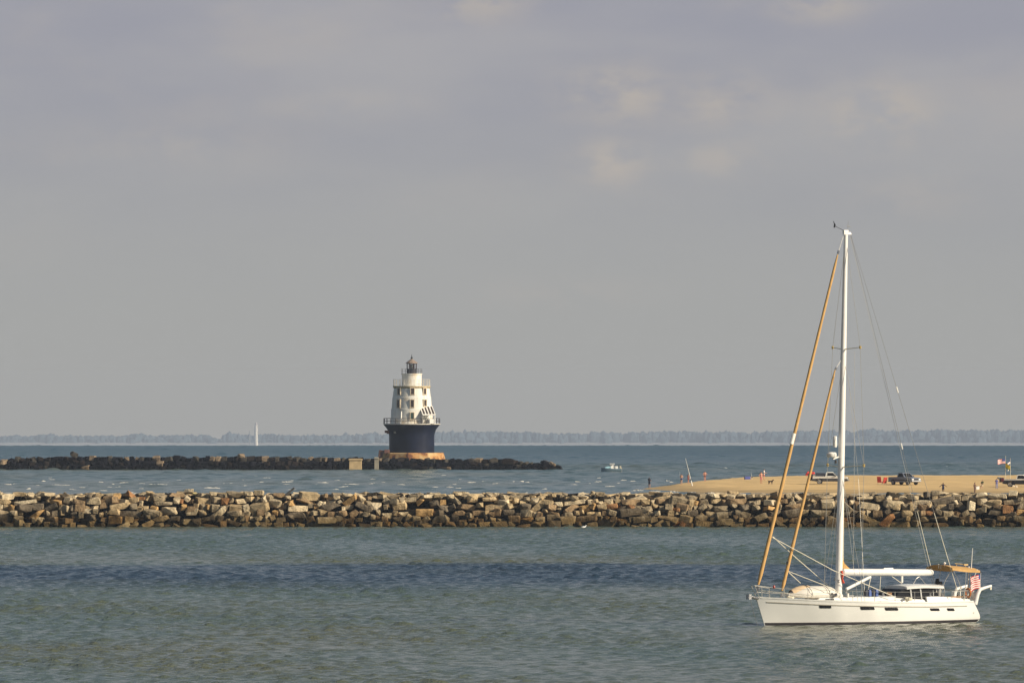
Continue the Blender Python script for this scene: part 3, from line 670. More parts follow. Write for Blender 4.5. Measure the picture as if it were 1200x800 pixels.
    slab(mb, 3.3, -hw, zu, 5.35, hw, zl, 0, .12); sr = mb.build('solar_roof', WHITEP, e)
    for k in range(4):
        mb = MB(); a = -hw + .14 + k * (2 * hw - .1) / 4; slab(mb, 3.42, a + .1, zu - .14, 5.2, a + .46, zl + .2, .123, .03); mb.build('solar_panel', mat('brown_dark_panel', (.06, .045, .04), .35), sr)
    mb = MB(); mb.add([A(3.2, -hw + .06, zg + .07), A(5.2, -hw + .06, zg + .07), A(5.2, -hw + .06, zl - .02), A(3.3, -hw + .06, zu - .03), A(3.2, -hw + .16, zg + .07), A(5.2, -hw + .16, zg + .07), A(5.2, -hw + .16, zl - .02), A(3.3, -hw + .16, zu - .03)], [(0, 1, 2, 3), (7, 6, 5, 4), (0, 4, 5, 1), (1, 5, 6, 2), (2, 6, 7, 3), (3, 7, 4, 0)])
    mb.build('side_panel', mat('panel_shade_grey', (.45, .44, .43), .6), e)  # shade of this side wall put into its grey colour
    for k in (-.1, hw - .1):
        mb = MB(); mb.tube([A(5.15, k, zg + .07), A(5.15, k, zl)], .13, 6); mb.build('post', WHITEP, e)
    mb = MB(); mb.box(A(4.7, .5, zg + .55), (1.6, .9, .95), Matrix.Rotation(ph, 3, 'Z')); mb.build('locker', WHITEP, e, bevel=.05)
    mb = MB(); a = math.asin(X(470.2) / 4.3) - math.pi / 2; mb.tube([(4.34 * math.cos(a), 4.34 * math.sin(a), zg), (4.2 * math.cos(a), 4.2 * math.sin(a), Z(480.5))], .16, 6); mb.build('downpipe', WHITEP, e)
lighthouse()
def foot_rocks():
    r = random.Random(44)
    for i, (px, py, wd, hh) in enumerate(((430, 545, 10, 7), (447, 544, 10, 8), (456, 545.5, 11, 7), (466, 544, 11, 8), (476, 546, 9, 6), (487, 546.5, 10, 5), (498, 546, 10, 5.5), (508, 544.5, 11, 7), (519, 543, 10, 9), (528, 544, 9, 9))):
        y = 1541.5; s = F / y; o = bpy.data.objects.new('foot_boulder', r.choice(LIB_F)); COL.objects.link(o); o.location = at(px, py + .4, y); o.scale = (wd * 1.2 / s, 2, hh * 1.2 / s)
        o.rotation_euler = rock_rot(r, r.gauss(0, .2)).to_euler(); c = (.06, .07, .045) if i in (5, 6) else FP['dark']; o.color = tuple(v * r.uniform(.8, 1.3) for v in c) + (1,)
        tag(o, f'dark wet boulder at the foot of the lighthouse, number {i + 1} from left' if False else ('mossy green boulder' if i in (5, 6) else 'dark wet boulder') + ' piled against the lighthouse base', 'boulder', 'mossy boulders at the lighthouse base' if i in (5, 6) else 'dark boulders at the lighthouse base')
foot_rocks()

# ------------------------------------------------------------------ small motor boat
def skiff():
    d = sea_d(551.2); s = F / d; c = at(716.5, 551, d); c.z = seaz(d) + .02
    e = empty('motor_boat', c, R_(8)); tag(e, 'small white and blue motor boat out on the bay left of the sandbar', 'motor boat')
    mb = MB(); secs = []
    for t in (0, .12, .35, .6, .8, .93, 1):
        x = 1.9 - 3.9 * t; hw = interp(t, [0, .12, .35, .6, .8, .93, 1], [.78, .82, .85, .8, .6, .3, .05]); zt = .55 + .22 * t * t
        secs.append([Vector((x, -hw, zt)), Vector((x, -hw * .86, .1)), Vector((x, -hw * .3, -.25)), Vector((x, hw * .3, -.25)), Vector((x, hw * .86, .1)), Vector((x, hw, zt))])
    mb.loft(secs); mb.build('hull', mat('skiff_blue', (.16, .24, .30), .5), e, True)
    mb = MB(); mb.box((-.75, 0, .82), (1.3, 1.1, .34), Matrix.Rotation(-.14, 3, 'Y'), taper=.7); mb.build('bow_cover', mat('pale_blue_cover', (.30, .52, .60), .7), e, bevel=.06)
    mb = MB(); mb.box((.15, 0, .9), (.7, .9, .75), taper=.85); mb.box((.1, 0, 1.5), (1.0, 1.05, .1)); mb.build('console', WHITEP, e, bevel=.04)
    mb = MB(); mb.box((.0, 0, 1.24), (.1, .8, .35)); mb.build('windscreen', DARK, e)
    for x in (-.3, .45):
        for y in (-.45, .45):
            mb = MB(); mb.tube([(x, y, .6), (x, y, 1.5)], .03, 5); mb.build('post', STEEL, e)
    mb = MB(); mb.box((.95, 0, .8), (.5, .9, .5)); mb.build('seat', WHITEP, e, bevel=.05)
    mb = MB(); mb.box((1.75, 0, .85), (.32, .3, .5), taper=.8); mb.box((1.95, 0, .3), (.16, .12, .9)); mb.build('outboard', mat('outboard_tan', (.45, .40, .3), .5), e, bevel=.05)
skiff()

# ------------------------------------------------------------------ sandbar
YS = 1112.
def bar_near(px):                                   # near waterline of the bar, by photo column
    return interp(px, [752, 762, 775, 800, 830, 870, 920, 1250], [1166, 1158, 1147, 1132, 1122, 1115, 1111, 1109])
def bar_far(px): return interp(px, [752, 762, 800, 860, 950, 1250], [1168, 1185, 1235, 1275, 1300, 1310])
def bar_h(px): return interp(px, [752, 775, 800, 830, 870, 910, 960, 1250], [.02, .28, .65, 1.05, 1.4, 1.55, 1.62, 1.62])
def bar_z(x, y):
    px = CX + x * F / y; n, f = bar_near(px), bar_far(px)
    z = seaz(y)
    if y <= n: return z - .2 * (n - y)
    if y >= f: return z - .06 * (y - f)
    t = (y - n) / (f - n)
    return z + bar_h(px) * (min(1, t / .5) ** .75 if t < .5 else math.cos((t - .5) * math.pi) ** .9)
def sandbar():
    mb = MB(); nx, ny = 150, 60; r = random.Random(2); vs_ = []; fs = []
    for j in range(ny + 1):
        for i in range(nx + 1):
            px = 744 + (1330 - 744) * (i / nx) ** 1.1; n, f = bar_near(px), bar_far(px); t = j / ny
            y = n - 6 + (f - n + 16) * t; x = (px - CX) * y / F
            b_ = .05 * math.sin(x * .9 + y * .13) * math.sin(y * .11 + x * .21) + r.gauss(0, .012)
            vs_.append((x, y, bar_z(x, y) + (b_ if 0.15 < t < .9 else 0)))
    for j in range(ny):
        for i in range(nx): a = j * (nx + 1) + i; fs.append((a, a + 1, a + nx + 2, a + nx + 1))
    mb.add(vs_, fs)
    m = mat('beach_sand', (.69, .475, .205), .95, var=.10, scale=.35, bump=.3, coords='Object', detail=8)
    nt = m.node_tree; b = nt.nodes['Principled BSDF']; L = nt.links.new; src = b.inputs['Base Color'].links[0].from_socket
    g = nt.nodes.new('ShaderNodeNewGeometry'); sp = nt.nodes.new('ShaderNodeSeparateXYZ'); L(g.outputs['Position'], sp.inputs[0])
    mp = nt.nodes.new('ShaderNodeMapping'); mp.inputs['Scale'].default_value = (.03, .55, 1); mp.inputs['Rotation'].default_value = (0, 0, .12); L(g.outputs['Position'], mp.inputs[0])
    n = nt.nodes.new('ShaderNodeTexNoise'); n.inputs['Scale'].default_value = 1; n.inputs['Detail'].default_value = 6; L(mp.outputs[0], n.inputs['Vector'])
    r1 = nt.nodes.new('ShaderNodeMapRange'); r1.inputs[1].default_value = .35; r1.inputs[2].default_value = .65; r1.inputs[3].default_value = .80; r1.inputs[4].default_value = 1.06; L(n.outputs['Fac'], r1.inputs[0])
    ad = nt.nodes.new('ShaderNodeMath'); ad.operation = 'MULTIPLY_ADD'; L(n.outputs['Fac'], ad.inputs[0]); ad.inputs[1].default_value = .4; L(sp.outputs[2], ad.inputs[2])
    z0 = seaz(1112)
    r2 = nt.nodes.new('ShaderNodeMapRange'); r2.interpolation_type = 'SMOOTHSTEP'; r2.inputs[1].default_value = z0 + .3; r2.inputs[2].default_value = z0 + .75; r2.inputs[3].default_value = .62; r2.inputs[4].default_value = 1; L(ad.outputs[0], r2.inputs[0])
    mu = nt.nodes.new('ShaderNodeMath'); mu.operation = 'MULTIPLY'; L(r1.outputs[0], mu.inputs[0]); L(r2.outputs[0], mu.inputs[1])
    vm = nt.nodes.new('ShaderNodeVectorMath'); vm.operation = 'SCALE'; L(src, vm.inputs[0]); L(mu.outputs[0], vm.inputs['Scale']); L(vm.outputs[0], b.inputs['Base Color'])
    o = mb.build('sandbar', m, smooth=True); tag(o, kind='structure')
sandbar()
def on_bar(px, py):
    for i in range(2200):
        y = 1105 + i * .1; p = at(px, py, y)
        if p.z <= bar_z(p.x, y) and y > bar_near(px) - 5: return Vector((p.x, y, bar_z(p.x, y)))
    y = bar_near(px) + 22; x = (px - CX) * y / F
    return Vector((x, y, bar_z(x, y)))

# ------------------------------------------------------------------ people
def skin_mat(name, col): return mat('skin_' + name, col, .6, var=.06)
SK = {'fair': (.50, .30, .21), 'tan': (.40, .21, .12), 'brown': (.16, .08, .05), 'red': (.52, .24, .16)}
def person(px, py, face, label, skin='tan', height=1.72, hair=(.05, .03, .02), clothes=(), arms='down', legs='stand', loc=None):
    p = on_bar(px, py) if loc is None else loc
    k = height / 1.74
    P = {'pelvis': (0, 0, .95), 'belly': (0, 0, 1.12), 'chest': (0, .01, 1.32), 'neck': (0, .01, 1.49), 'head': (0, -.01, 1.59), 'crown': (0, 0, 1.68), 'nose': (0, -.10, 1.60)}
    rad = {'pelvis': (.15, .11), 'belly': (.13, .095), 'chest': (.155, .105), 'neck': (.055, .055), 'head': (.075, .088), 'crown': (.065, .08), 'nose': (.012, .012)}
    edges = [('pelvis', 'belly'), ('belly', 'chest'), ('chest', 'neck'), ('neck', 'head'), ('head', 'crown'), ('head', 'nose')]
    region = {('pelvis', 'belly'): 'torso', ('belly', 'chest'): 'torso', ('chest', 'neck'): 'torso', ('neck', 'head'): 'head', ('head', 'crown'): 'head', ('head', 'nose'): 'head'}
    for sd, q in ((-1, 'r'), (1, 'l')):
        a = {'down': ((.23, .02, 1.14), (.25, -.06, .90)), 'hips': ((.34, .08, 1.15), (.17, -.06, 1.0)), 'fore': ((.22, -.06, 1.15), (.14, -.30, 1.12)), 'out': ((.36, 0, 1.22), (.50, -.05, 1.12))}[arms]
        kn = {'stand': ((.10, -.01, .50), (.11, .03, .08)), 'walk': ((.10, -.16 * sd, .51), (.11, .06 - .24 * sd, .09)), 'kneel': ((.14, -.30, .50), (.13, .05, .08))}[legs]
        J = {'sho': (sd * .185, .01, 1.41), 'elb': (sd * a[0][0], a[0][1], a[0][2]), 'wri': (sd * a[1][0], a[1][1], a[1][2]), 'hip': (sd * .09, 0, .90), 'kne': (sd * kn[0][0], kn[0][1], kn[0][2]), 'ank': (sd * kn[1][0], kn[1][1], kn[1][2]), 'toe': (sd * kn[1][0] * 1.15, kn[1][1] - .17, .03)}
        RJ = {'sho': (.062, .062), 'elb': (.045, .045), 'wri': (.03, .03), 'hip': (.09, .09), 'kne': (.058, .058), 'ank': (.04, .04), 'toe': (.035, .025)}
        for n in J: P[n + q] = J[n]; rad[n + q] = RJ[n]
        w_, e_ = Vector(J['wri']), Vector(J['elb']); dr = (w_ - e_).normalized(); pl = w_ + dr * .07
        P['palm' + q] = tuple(pl); rad['palm' + q] = (.035, .022)
        for n_, m_, rg in (('chest', 'sho' + q, 'torso'), ('sho' + q, 'elb' + q, 'upperarm'), ('elb' + q, 'wri' + q, 'forearm'), ('wri' + q, 'palm' + q, 'hand'), ('pelvis', 'hip' + q, 'torso'), ('hip' + q, 'kne' + q, 'thigh'), ('kne' + q, 'ank' + q, 'shin'), ('ank' + q, 'toe' + q, 'foot')):
            edges.append((n_, m_)); region[(n_, m_)] = rg
        sdv = Vector((0, 1, 0)) if abs(dr.y) < .7 else Vector((1, 0, 0))
        for fi in range(5):
            fn = f'fin{fi}{q}'
            if fi == 4: ep = w_ + dr * .06 + sdv * -.06
            else: ep = pl + dr * (.07 + .02 * (1.5 - abs(fi - 1.5))) + sdv * (.024 * (fi - 1.5))
            P[fn] = tuple(ep); rad[fn] = (.009, .009); edges.append(('palm' + q, fn)); region[('palm' + q, fn)] = 'hand'
    if legs == 'kneel':
        for n in P:
            if not n.startswith(('kne', 'ank', 'toe')): x_, y_, z_ = P[n]; P[n] = (x_, y_ + .05, z_ - .42)
        for q in 'rl':
            P['kne' + q] = (P['kne' + q][0], -.34, .42); P['ank' + q] = (P['ank' + q][0], -.10, .07); P['toe' + q] = (P['toe' + q][0], -.28, .03)
    names = list(P); me = bpy.data.meshes.new('tmp'); me.from_pydata([P[n] for n in names], [(names.index(a), names.index(b)) for a, b in edges], [])
    ob = bpy.data.objects.new('tmp', me); COL.objects.link(ob)
    md = ob.modifiers.new('s', 'SKIN'); md.use_smooth_shade = True
    lay = me.skin_vertices[0] if me.skin_vertices else None
    if lay is None:
        bm = bmesh.new(); bm.from_mesh(me); bm.verts.layers.skin.verify(); bm.to_mesh(me); bm.free(); lay = me.skin_vertices[0]
    for i, n in enumerate(names): lay.data[i].radius = rad[n]; lay.data[i].use_root = (n == 'pelvis')
    sb = ob.modifiers.new('d', 'SUBSURF'); sb.levels = 1; sb.render_levels = 1
    dg = bpy.context.evaluated_depsgraph_get(); body = bpy.data.meshes.new_from_object(ob.evaluated_get(dg))
    bpy.data.objects.remove(ob); body.name = 'person'; body.materials.clear(); body.materials.append(skin_mat(skin, SK[skin]))
    o = bpy.data.objects.new('person', body); COL.objects.link(o); o.location = p; o.rotation_euler = (0, 0, face); o.scale = (k, k, k)
    tag(o, label, 'person')
    segs = [(Vector(P[a]), Vector(P[b]), region[(a, b)]) for a, b in edges]
    def reg(c):
        best = None
        for a, b_, rg in segs:
            ab = b_ - a; t = max(0, min(1, (c - a).dot(ab) / max(1e-9, ab.length_squared))); dd = (a + ab * t - c).length
            if best is None or dd < best[0]: best = (dd, rg, t)
        return best[1], best[2]
    fr = [(pl_, reg(pl_.center)) for pl_ in body.polygons]
    def shell(name, test, off, m):
        bm = bmesh.new(); mp = {}
        for pl_, (rg, t) in fr:
            if not test(rg, t, pl_.center): continue
            vs2 = []
            for vi in pl_.vertices:
                if vi not in mp: v = body.vertices[vi]; mp[vi] = bm.verts.new(v.co + v.normal * off)
                vs2.append(mp[vi])
            bm.faces.new(vs2)
        if not bm.faces: bm.free(); return
        me2 = bpy.data.meshes.new(name); bm.to_mesh(me2); bm.free(); me2.materials.append(m)
        for f in me2.polygons: f.use_smooth = True
        c = bpy.data.objects.new(name, me2); COL.objects.link(c); c.parent = o
    hz = P['head'][2]; hy = P['head'][1]
    shell('hair', lambda rg, t, c: rg == 'head' and (c.z > hz + .055 or (c.y > hy + .01 and c.z > hz - .07)), .016, mat('hair_%d' % int(hair[0] * 1000), hair, .7))
    for cn, col in clothes:
        m = mat('cloth_%s_%d_%d' % (cn, int(col[0] * 999), int(col[2] * 999)), col, .8, var=.12, scale=8); pz = P['pelvis'][2]
        if cn == 'shorts': shell(cn, lambda rg, t, c: (rg == 'torso' and c.z < pz + .09) or (rg == 'thigh' and t < .72), .016, m)
        if cn == 'trunks': shell(cn, lambda rg, t, c: (rg == 'torso' and c.z < pz + .07) or (rg == 'thigh' and t < .4), .014, m)
        if cn == 'shirt': shell(cn, lambda rg, t, c: (rg == 'torso' and c.z > pz - .02) or (rg == 'upperarm' and t < .65), .02, m)
        if cn == 'trousers': shell(cn, lambda rg, t, c: (rg == 'torso' and c.z < pz + .09) or rg in ('thigh', 'shin'), .016, m)
        if cn == 'swimsuit': shell(cn, lambda rg, t, c: rg == 'torso' and c.z < pz + .42, .01, m)
    return o
A0 = math.pi
person(761, 570.5, R_(150), 'person in dark shirt and shorts standing in the wash at the sandbar tip', 'tan', clothes=(('shirt', (.03, .035, .06)), ('shorts', (.03, .03, .05))), arms='fore')
person(798.6, 566.4, R_(170), 'bare-backed person in navy swim trunks left of the tall white fishing rod', 'fair', clothes=(('trunks', (.03, .05, .2)),), arms='fore', legs='walk')
person(806.6, 565.2, R_(120), 'person in a red swimsuit beside the tall white fishing rod', 'red', 1.5, clothes=(('swimsuit', (.55, .12, .12)), ('trunks', (.5, .1, .12))), arms='down')
person(826, 563, R_(200), 'bare-chested sunburnt person in brown trunks near the middle of the sandbar tip', 'red', clothes=(('trunks', (.16, .06, .05)),), arms='hips')
person(892, 565.2, R_(30), 'bare-chested person in pink shorts on the sand beside a dark dog', 'red', 1.85, clothes=(('shorts', (.62, .22, .24)),), arms='hips')
person(895.4, 561.2, R_(80), 'person in a white top behind the one in pink shorts', 'red', clothes=(('shirt', (.75, .72, .70)), ('shorts', (.40, .12, .10))), arms='fore')
person(1105.3, 578, R_(-20), 'dark-haired person in a navy swimsuit wading right of the grey pickup', 'brown', 1.8, clothes=(('swimsuit', (.03, .03, .09)), ('trunks', (.03, .03, .09))), arms='out')
person(1142.3, 577.4, R_(60), 'tanned person in brown trunks wading beside a white beach bag', 'brown', 1.75, clothes=(('trunks', (.15, .07, .05)),), arms='out')
person(1151, 571, R_(-40), 'person in a green top crouching on the sand left of the flags', 'fair', 1.74, clothes=(('shirt', (.07, .12, .03)), ('shorts', (.55, .45, .3))), arms='fore', legs='kneel')
person(1168, 571.6, R_(10), 'person in a violet-blue top and pale trousers standing below the flags', 'tan', 1.6, hair=(.2, .13, .06), clothes=(('shirt', (.10, .11, .32)), ('trousers', (.22, .24, .42))), arms='down')

def dog():
    p = on_bar(903, 566)
    P = {'hip': (-.28, 0, .46), 'mid': (0, 0, .47), 'chest': (.26, 0, .46), 'neck': (.40, 0, .60), 'head': (.48, 0, .68), 'muz': (.62, 0, .64), 'tail': (-.42, 0, .55), 'tail2': (-.55, 0, .66), 'earl': (.45, .07, .74), 'earr': (.45, -.07, .74)}
    rad = {'hip': .105, 'mid': .10, 'chest': .13, 'neck': .08, 'head': .075, 'muz': .035, 'tail': .03, 'tail2': .015, 'earl': .02, 'earr': .02}
    E = [('hip', 'mid'), ('mid', 'chest'), ('chest', 'neck'), ('neck', 'head'), ('head', 'muz'), ('hip', 'tail'), ('tail', 'tail2'), ('head', 'earl'), ('head', 'earr')]
    for q, s_ in (('l', 1), ('r', -1)):
        P.update({'sh' + q: (.26, .09 * s_, .38), 'el' + q: (.23, .1 * s_, .24), 'pw' + q: (.26, .1 * s_, .03), 'th' + q: (-.27, .1 * s_, .36), 'kn' + q: (-.20, .1 * s_, .26), 'hk' + q: (-.34, .1 * s_, .15), 'hp' + q: (-.30, .1 * s_, .03)})
        rad.update({'sh' + q: .06, 'el' + q: .04, 'pw' + q: .028, 'th' + q: .075, 'kn' + q: .055, 'hk' + q: .03, 'hp' + q: .028})
        E += [('chest', 'sh' + q), ('sh' + q, 'el' + q), ('el' + q, 'pw' + q), ('hip', 'th' + q), ('th' + q, 'kn' + q), ('kn' + q, 'hk' + q), ('hk' + q, 'hp' + q)]
    names = list(P); me = bpy.data.meshes.new('tmp'); me.from_pydata([P[n] for n in names], [(names.index(a), names.index(b)) for a, b in E], [])
    ob = bpy.data.objects.new('tmp', me); COL.objects.link(ob); ob.modifiers.new('s', 'SKIN').use_smooth_shade = True
    if not me.skin_vertices:
        bm = bmesh.new(); bm.from_mesh(me); bm.verts.layers.skin.verify(); bm.to_mesh(me); bm.free()
    for i, n in enumerate(names): me.skin_vertices[0].data[i].radius = (rad[n], rad[n]); me.skin_vertices[0].data[i].use_root = n == 'mid'
    ob.modifiers.new('d', 'SUBSURF').render_levels = 1
    b = bpy.data.meshes.new_from_object(ob.evaluated_get(bpy.context.evaluated_depsgraph_get())); bpy.data.objects.remove(ob); b.materials.clear(); b.materials.append(mat('dog_brown', (.06, .035, .025), .8, var=.3, scale=6))
    o = bpy.data.objects.new('dog', b); COL.objects.link(o); o.location = p; o.rotation_euler = (0, 0, R_(-35)); tag(o, 'small dark brown dog standing on the sand right of the pink shorts', 'dog')
dog()

# ------------------------------------------------------------------ beach things
def rod(x0, y0, x1, y1, name, label, r=.03):
    a = on_bar(x1, y1); b_ = at(x0, y0, a.y); mb = MB(); m = mat('rod_white', (.72, .70, .64), .4)
    e = empty(name, a); tag(e, label, 'fishing rod', 'fishing rods on the sandbar')
    v = b_ - a
    mb.tube([v * .12, v * .5, v], [r, r * .8, r * .4], 6); mb.build('rod_blank', m, e)
    mb = MB(); mb.tube([(0, 0, -.05), v * .17], r * 1.7, 6); mb.build('sand_spike', WHITEP, e)
    mb = MB(); q = v * .22; mb.tube([q + Vector((-.09, -.06, 0)), q + Vector((.09, -.06, 0))], .07, 8); mb.build('reel', BLACK, e)
rod(803.3, 535.4, 811.3, 567.6, 'fishing_rod', 'tall white surf fishing rod in a sand spike, tilted left', .055)
rod(796.6, 551.5, 798, 566, 'fishing_rod', 'thin rod beside the bather in navy trunks', .02)
rod(880, 552, 881.6, 559.5, 'fishing_rod', 'short thin rod behind the sandbar crest near the blue cooler', .025)
def cooler(px, py, col, label, wd=.62, name='cooler', lidc=(.75, .73, .7)):
    p = on_bar(px, py); e = empty(name, p, R_(20)); tag(e, label, 'cooler')
    mb = MB(); mb.box((0, 0, .2), (wd, .42, .38), taper=1.05); mb.build('body', mat('cooler_%d' % int(col[2] * 999), col, .5), e, bevel=.03)
    mb = MB(); mb.box((0, 0, .43), (wd * 1.07, .46, .08)); mb.build('lid', mat('lid_%d' % int(lidc[2] * 999), lidc, .5), e, bevel=.02)
    mb = MB(); mb.tube([(-wd * .55, 0, .3), (-wd * .6, 0, .5), (wd * .6, 0, .5), (wd * .55, 0, .3)], .015, 5); mb.build('handle', BLACK, e)
cooler(875.8, 560.2, (.05, .07, .30), 'small blue cooler on the sandbar crest left of the pink shorts', .9, lidc=(.08, .1, .36))
cooler(1145.2, 572, (.75, .73, .70), 'white cooler held beside the tanned bather in brown trunks', .5)
def beach_chair(px, py, rz, label):
    p = on_bar(px, py); e = empty('beach_chair', p, rz); tag(e, label, 'beach chair', 'red beach chairs')
    mb = MB(); mb.box((0, 0, .32), (.6, .56, .12), Matrix.Rotation(.12, 3, 'Y')); mb.build('seat', REDC, e)
    mb = MB(); mb.box((.34, 0, .70), (.12, .6, .85), Matrix.Rotation(.38, 3, 'Y')); mb.build('backrest', REDC, e)
    for y in (-.27, .27):
        mb = MB(); mb.tube([(-.3, y, 0), (.3, y, .5), (.48, y, 1.0)], .018, 5); mb.tube([(.34, y, 0), (-.26, y, .52), (.32, y, .56)], .018, 5); mb.build('side_frame', STEEL, e)
beach_chair(1030.8, 565.6, R_(255), 'left red folding beach chair left of the grey pickup')
beach_chair(1035.8, 566.4, R_(300), 'right red folding beach chair left of the grey pickup')

# ------------------------------------------------------------------ trucks
def wheel(e, x, y, r=.39, wd=.26):
    sd = 1 if y > 0 else -1
    mb = MB(); n = 20; secs = []
    for yy, rr_ in ((-wd / 2, r * .8), (-wd / 2, r * .93), (-wd / 2 + .04, r), (wd / 2 - .04, r), (wd / 2, r * .93), (wd / 2, r * .8)):
        secs.append([Vector((x + rr_ * math.cos(2 * math.pi * k / n), y + yy, r + rr_ * math.sin(2 * math.pi * k / n))) for k in range(n)])
    mb.loft(secs); o = mb.build('wheel', RUBBER, e, True)
    mb = MB(); secs = []
    for yy, rr_ in ((0, r * .66), (wd / 2 + .01, r * .66), (wd / 2 + .012, r * .5), (wd / 2 - .03, r * .4), (wd / 2 + .02, r * .15)):
        secs.append([Vector((x + rr_ * math.cos(2 * math.pi * k / n), y + sd * yy, r + rr_ * math.sin(2 * math.pi * k / n))) for k in range(n)])
    mb.loft(secs); mb.build('rim', mat('alloy', (.5, .49, .47), .4, .3), o, True)
def pickup(loc, rz, label, paint, trim, cap=None, lower=None):
    e = empty('pickup_truck', loc, rz); tag(e, label, 'pickup truck', 'pickup trucks parked on the sandbar'); W = .93
    arch = lambda cx: [(cx + .47 * math.cos(a), .40 + .47 * math.sin(a)) for a in [math.pi * k / 8 for k in range(0, 9)]]
    prof = [(2.66, .45), (2.68, .95), (2.45, 1.08), (1.0, 1.16), (-2.62, 1.16), (-2.64, .48)]
    low = [(-2.64, .48)] + [(x, z) for x, z in reversed(arch(-1.62))] + [(x, z) for x, z in reversed(arch(1.66))] + [(2.66, .45)]
    mb = MB(); mb.prism(prof[:-1] + low[:1] + low[1:-1], -W, W); body = mb.build('body', paint, e, bevel=.03)
    mb = MB()                                          # cab: lofted greenhouse narrower at the roof
    b0, b1_, t0, t1 = -.72, 1.12, -.55, .38
    secs = [[Vector((b0, -W + .02, 1.14)), Vector((b1_, -W + .02, 1.14)), Vector((b1_, W - .02, 1.14)), Vector((b0, W - .02, 1.14))], [Vector((t0, -W + .2, 1.78)), Vector((t1, -W + .2, 1.78)), Vector((t1, W - .2, 1.78)), Vector((t0, W - .2, 1.78))], [Vector((t0 + .06, -W + .28, 1.83)), Vector((t1 - .1, -W + .28, 1.83)), Vector((t1 - .1, W - .28, 1.83)), Vector((t0 + .06, W - .28, 1.83))]]
    mb.loft(secs); cab = mb.build('cab', paint, e)
    for sd in (-1, 1):                                  # side glass
        P = lambda x, z: Vector((x, sd * (W - .02 - .18 * (z - 1.14) / .64 + .012), z))
        q = [P(-.52, 1.24), P(.88, 1.24), P(.38, 1.70), P(-.42, 1.70)]
        mb = MB(); inn = [v - Vector((0, sd * .03, 0)) for v in q]; mb.add(q + inn, [(0, 1, 2, 3), (7, 6, 5, 4), (0, 4, 5, 1), (1, 5, 6, 2), (2, 6, 7, 3), (3, 7, 4, 0)]); mb.build('side_window', DARK, cab)
        mb = MB(); mb.box((.86, sd * (W + .1), 1.26), (.12, .2, .18)); mb.build('mirror', BLACK, cab, bevel=.03)
        mb = MB(); mb.box((2.66, sd * .66, .86), (.06, .36, .2)); mb.build('headlight', mat('lamp_glass', (.75, .74, .7), .15), e, bevel=.02)
        mb = MB(); mb.box((-2.65, sd * .83, .92), (.05, .14, .4)); mb.build('tail_light', mat('tail_red', (.4, .02, .02), .3), e)
        mb = MB(); mb.box((-.0, sd * (W + .012), .74), (2.3, .03, .2)); mb.build('side_trim', trim, e)
    mb = MB(); mb.add([(1.115, -.72, 1.2), (1.115, .72, 1.2), (.45, .64, 1.74), (.45, -.64, 1.74), (1.09, -.72, 1.18), (1.09, .72, 1.18), (.42, .64, 1.72), (.42, -.64, 1.72)], [(0, 1, 2, 3), (7, 6, 5, 4), (0, 4, 5, 1), (1, 5, 6, 2), (2, 6, 7, 3), (3, 7, 4, 0)]); mb.build('windscreen', DARK, cab)
    mb = MB(); mb.box((2.69, 0, .85), (.05, .92, .24)); mb.build('grille', BLACK, e)
    mb = MB(); mb.box((2.74, 0, .56), (.16, 1.8, .2)); mb.build('front_bumper', CHROME, e, bevel=.04)
    mb = MB(); mb.box((-2.72, 0, .56), (.16, 1.75, .18)); mb.build('rear_bumper', CHROME, e, bevel=.04)
    mb = MB(); mb.box((-1.68, 0, 1.168), (1.8, 1.5, .01)); mb.build('bed_floor', BLACK, e)
    if lower:
        mb = MB(); mb.prism([(2.67, lower), (-2.65, lower)] + low, -W - .012, W + .012); mb.build('lower_body', trim, e)
    for x in (-1.62, 1.66):
        for y in (-.80, .80): wheel(e, x, y)
    if cap:
        mb = MB(); mb.box((-1.5, 0, 1.42), (1.5, 1.5, .5), taper=.9); mb.build('bed_cover', cap, e, bevel=.05)
    return e
WPAINT = mat('truck_white', (.74, .73, .68), .35, var=.03); GPAINT = mat('truck_grey', (.17, .20, .26), .35, var=.06)
pk = pickup(on_bar(973.2, 565.6), R_(-6), 'white pickup with dark lower trim, red tarp and gear on its rear rack', WPAINT, mat('trim_charcoal', (.05, .05, .055), .5), NAVYC, .80)
mb = MB(); mb.box((-3.05, 0, .62), (.75, 1.5, .06)); mb.tube([(-2.6, -.3, .6), (-3.5, 0, .5)], .05, 6); mb.build('gear_rack', BLACK, pk)
mb = MB(); mb.box((-2.95, -.1, 1.05), (.62, 1.3, .8), taper=.9); o = mb.build('gear_box', NAVYC, pk, bevel=.05)
mb = MB(); mb.box((-2.95, 0, 1.68), (1.3, 1.3, .34), Matrix.Rotation(.08, 3, 'Y'), taper=.8); mb.box((-3.55, -.1, 1.45), (.4, 1.0, .42), taper=.8); mb.build('red_tarp', mat('tarp_red', (.62, .055, .045), .7, var=.2), pk, bevel=.1)
pickup(on_bar(1060, 566.6), R_(-52), 'blue-grey pickup parked facing the camera beside the red chairs', GPAINT, BLACK, None)
pk2 = pickup(on_bar(1197.5, 569.0), R_(-16), 'white pickup with gear piled on its rear, cut off by the right edge', WPAINT, BLACK, None, 1.0)
mb = MB(); mb.box((-3.0, 0, .72), (.7, 1.6, .06)); mb.build('gear_rack', BLACK, pk2)
mb = MB(); mb.box((-2.98, -.35, 1.06), (.6, .7, .62)); mb.box((-3.1, .4, 1.0), (.5, .6, .5)); mb.build('gear_box', mat('gear_dark', (.05, .05, .055), .6, var=.4), pk2, bevel=.06)
mb = MB(); mb.box((-3.35, -.3, 1.28), (.5, .8, .3), Matrix.Rotation(.3, 3, 'Y')); mb.build('gear_bag', mat('bag_grey', (.22, .23, .25), .7, var=.3), pk2, bevel=.08)
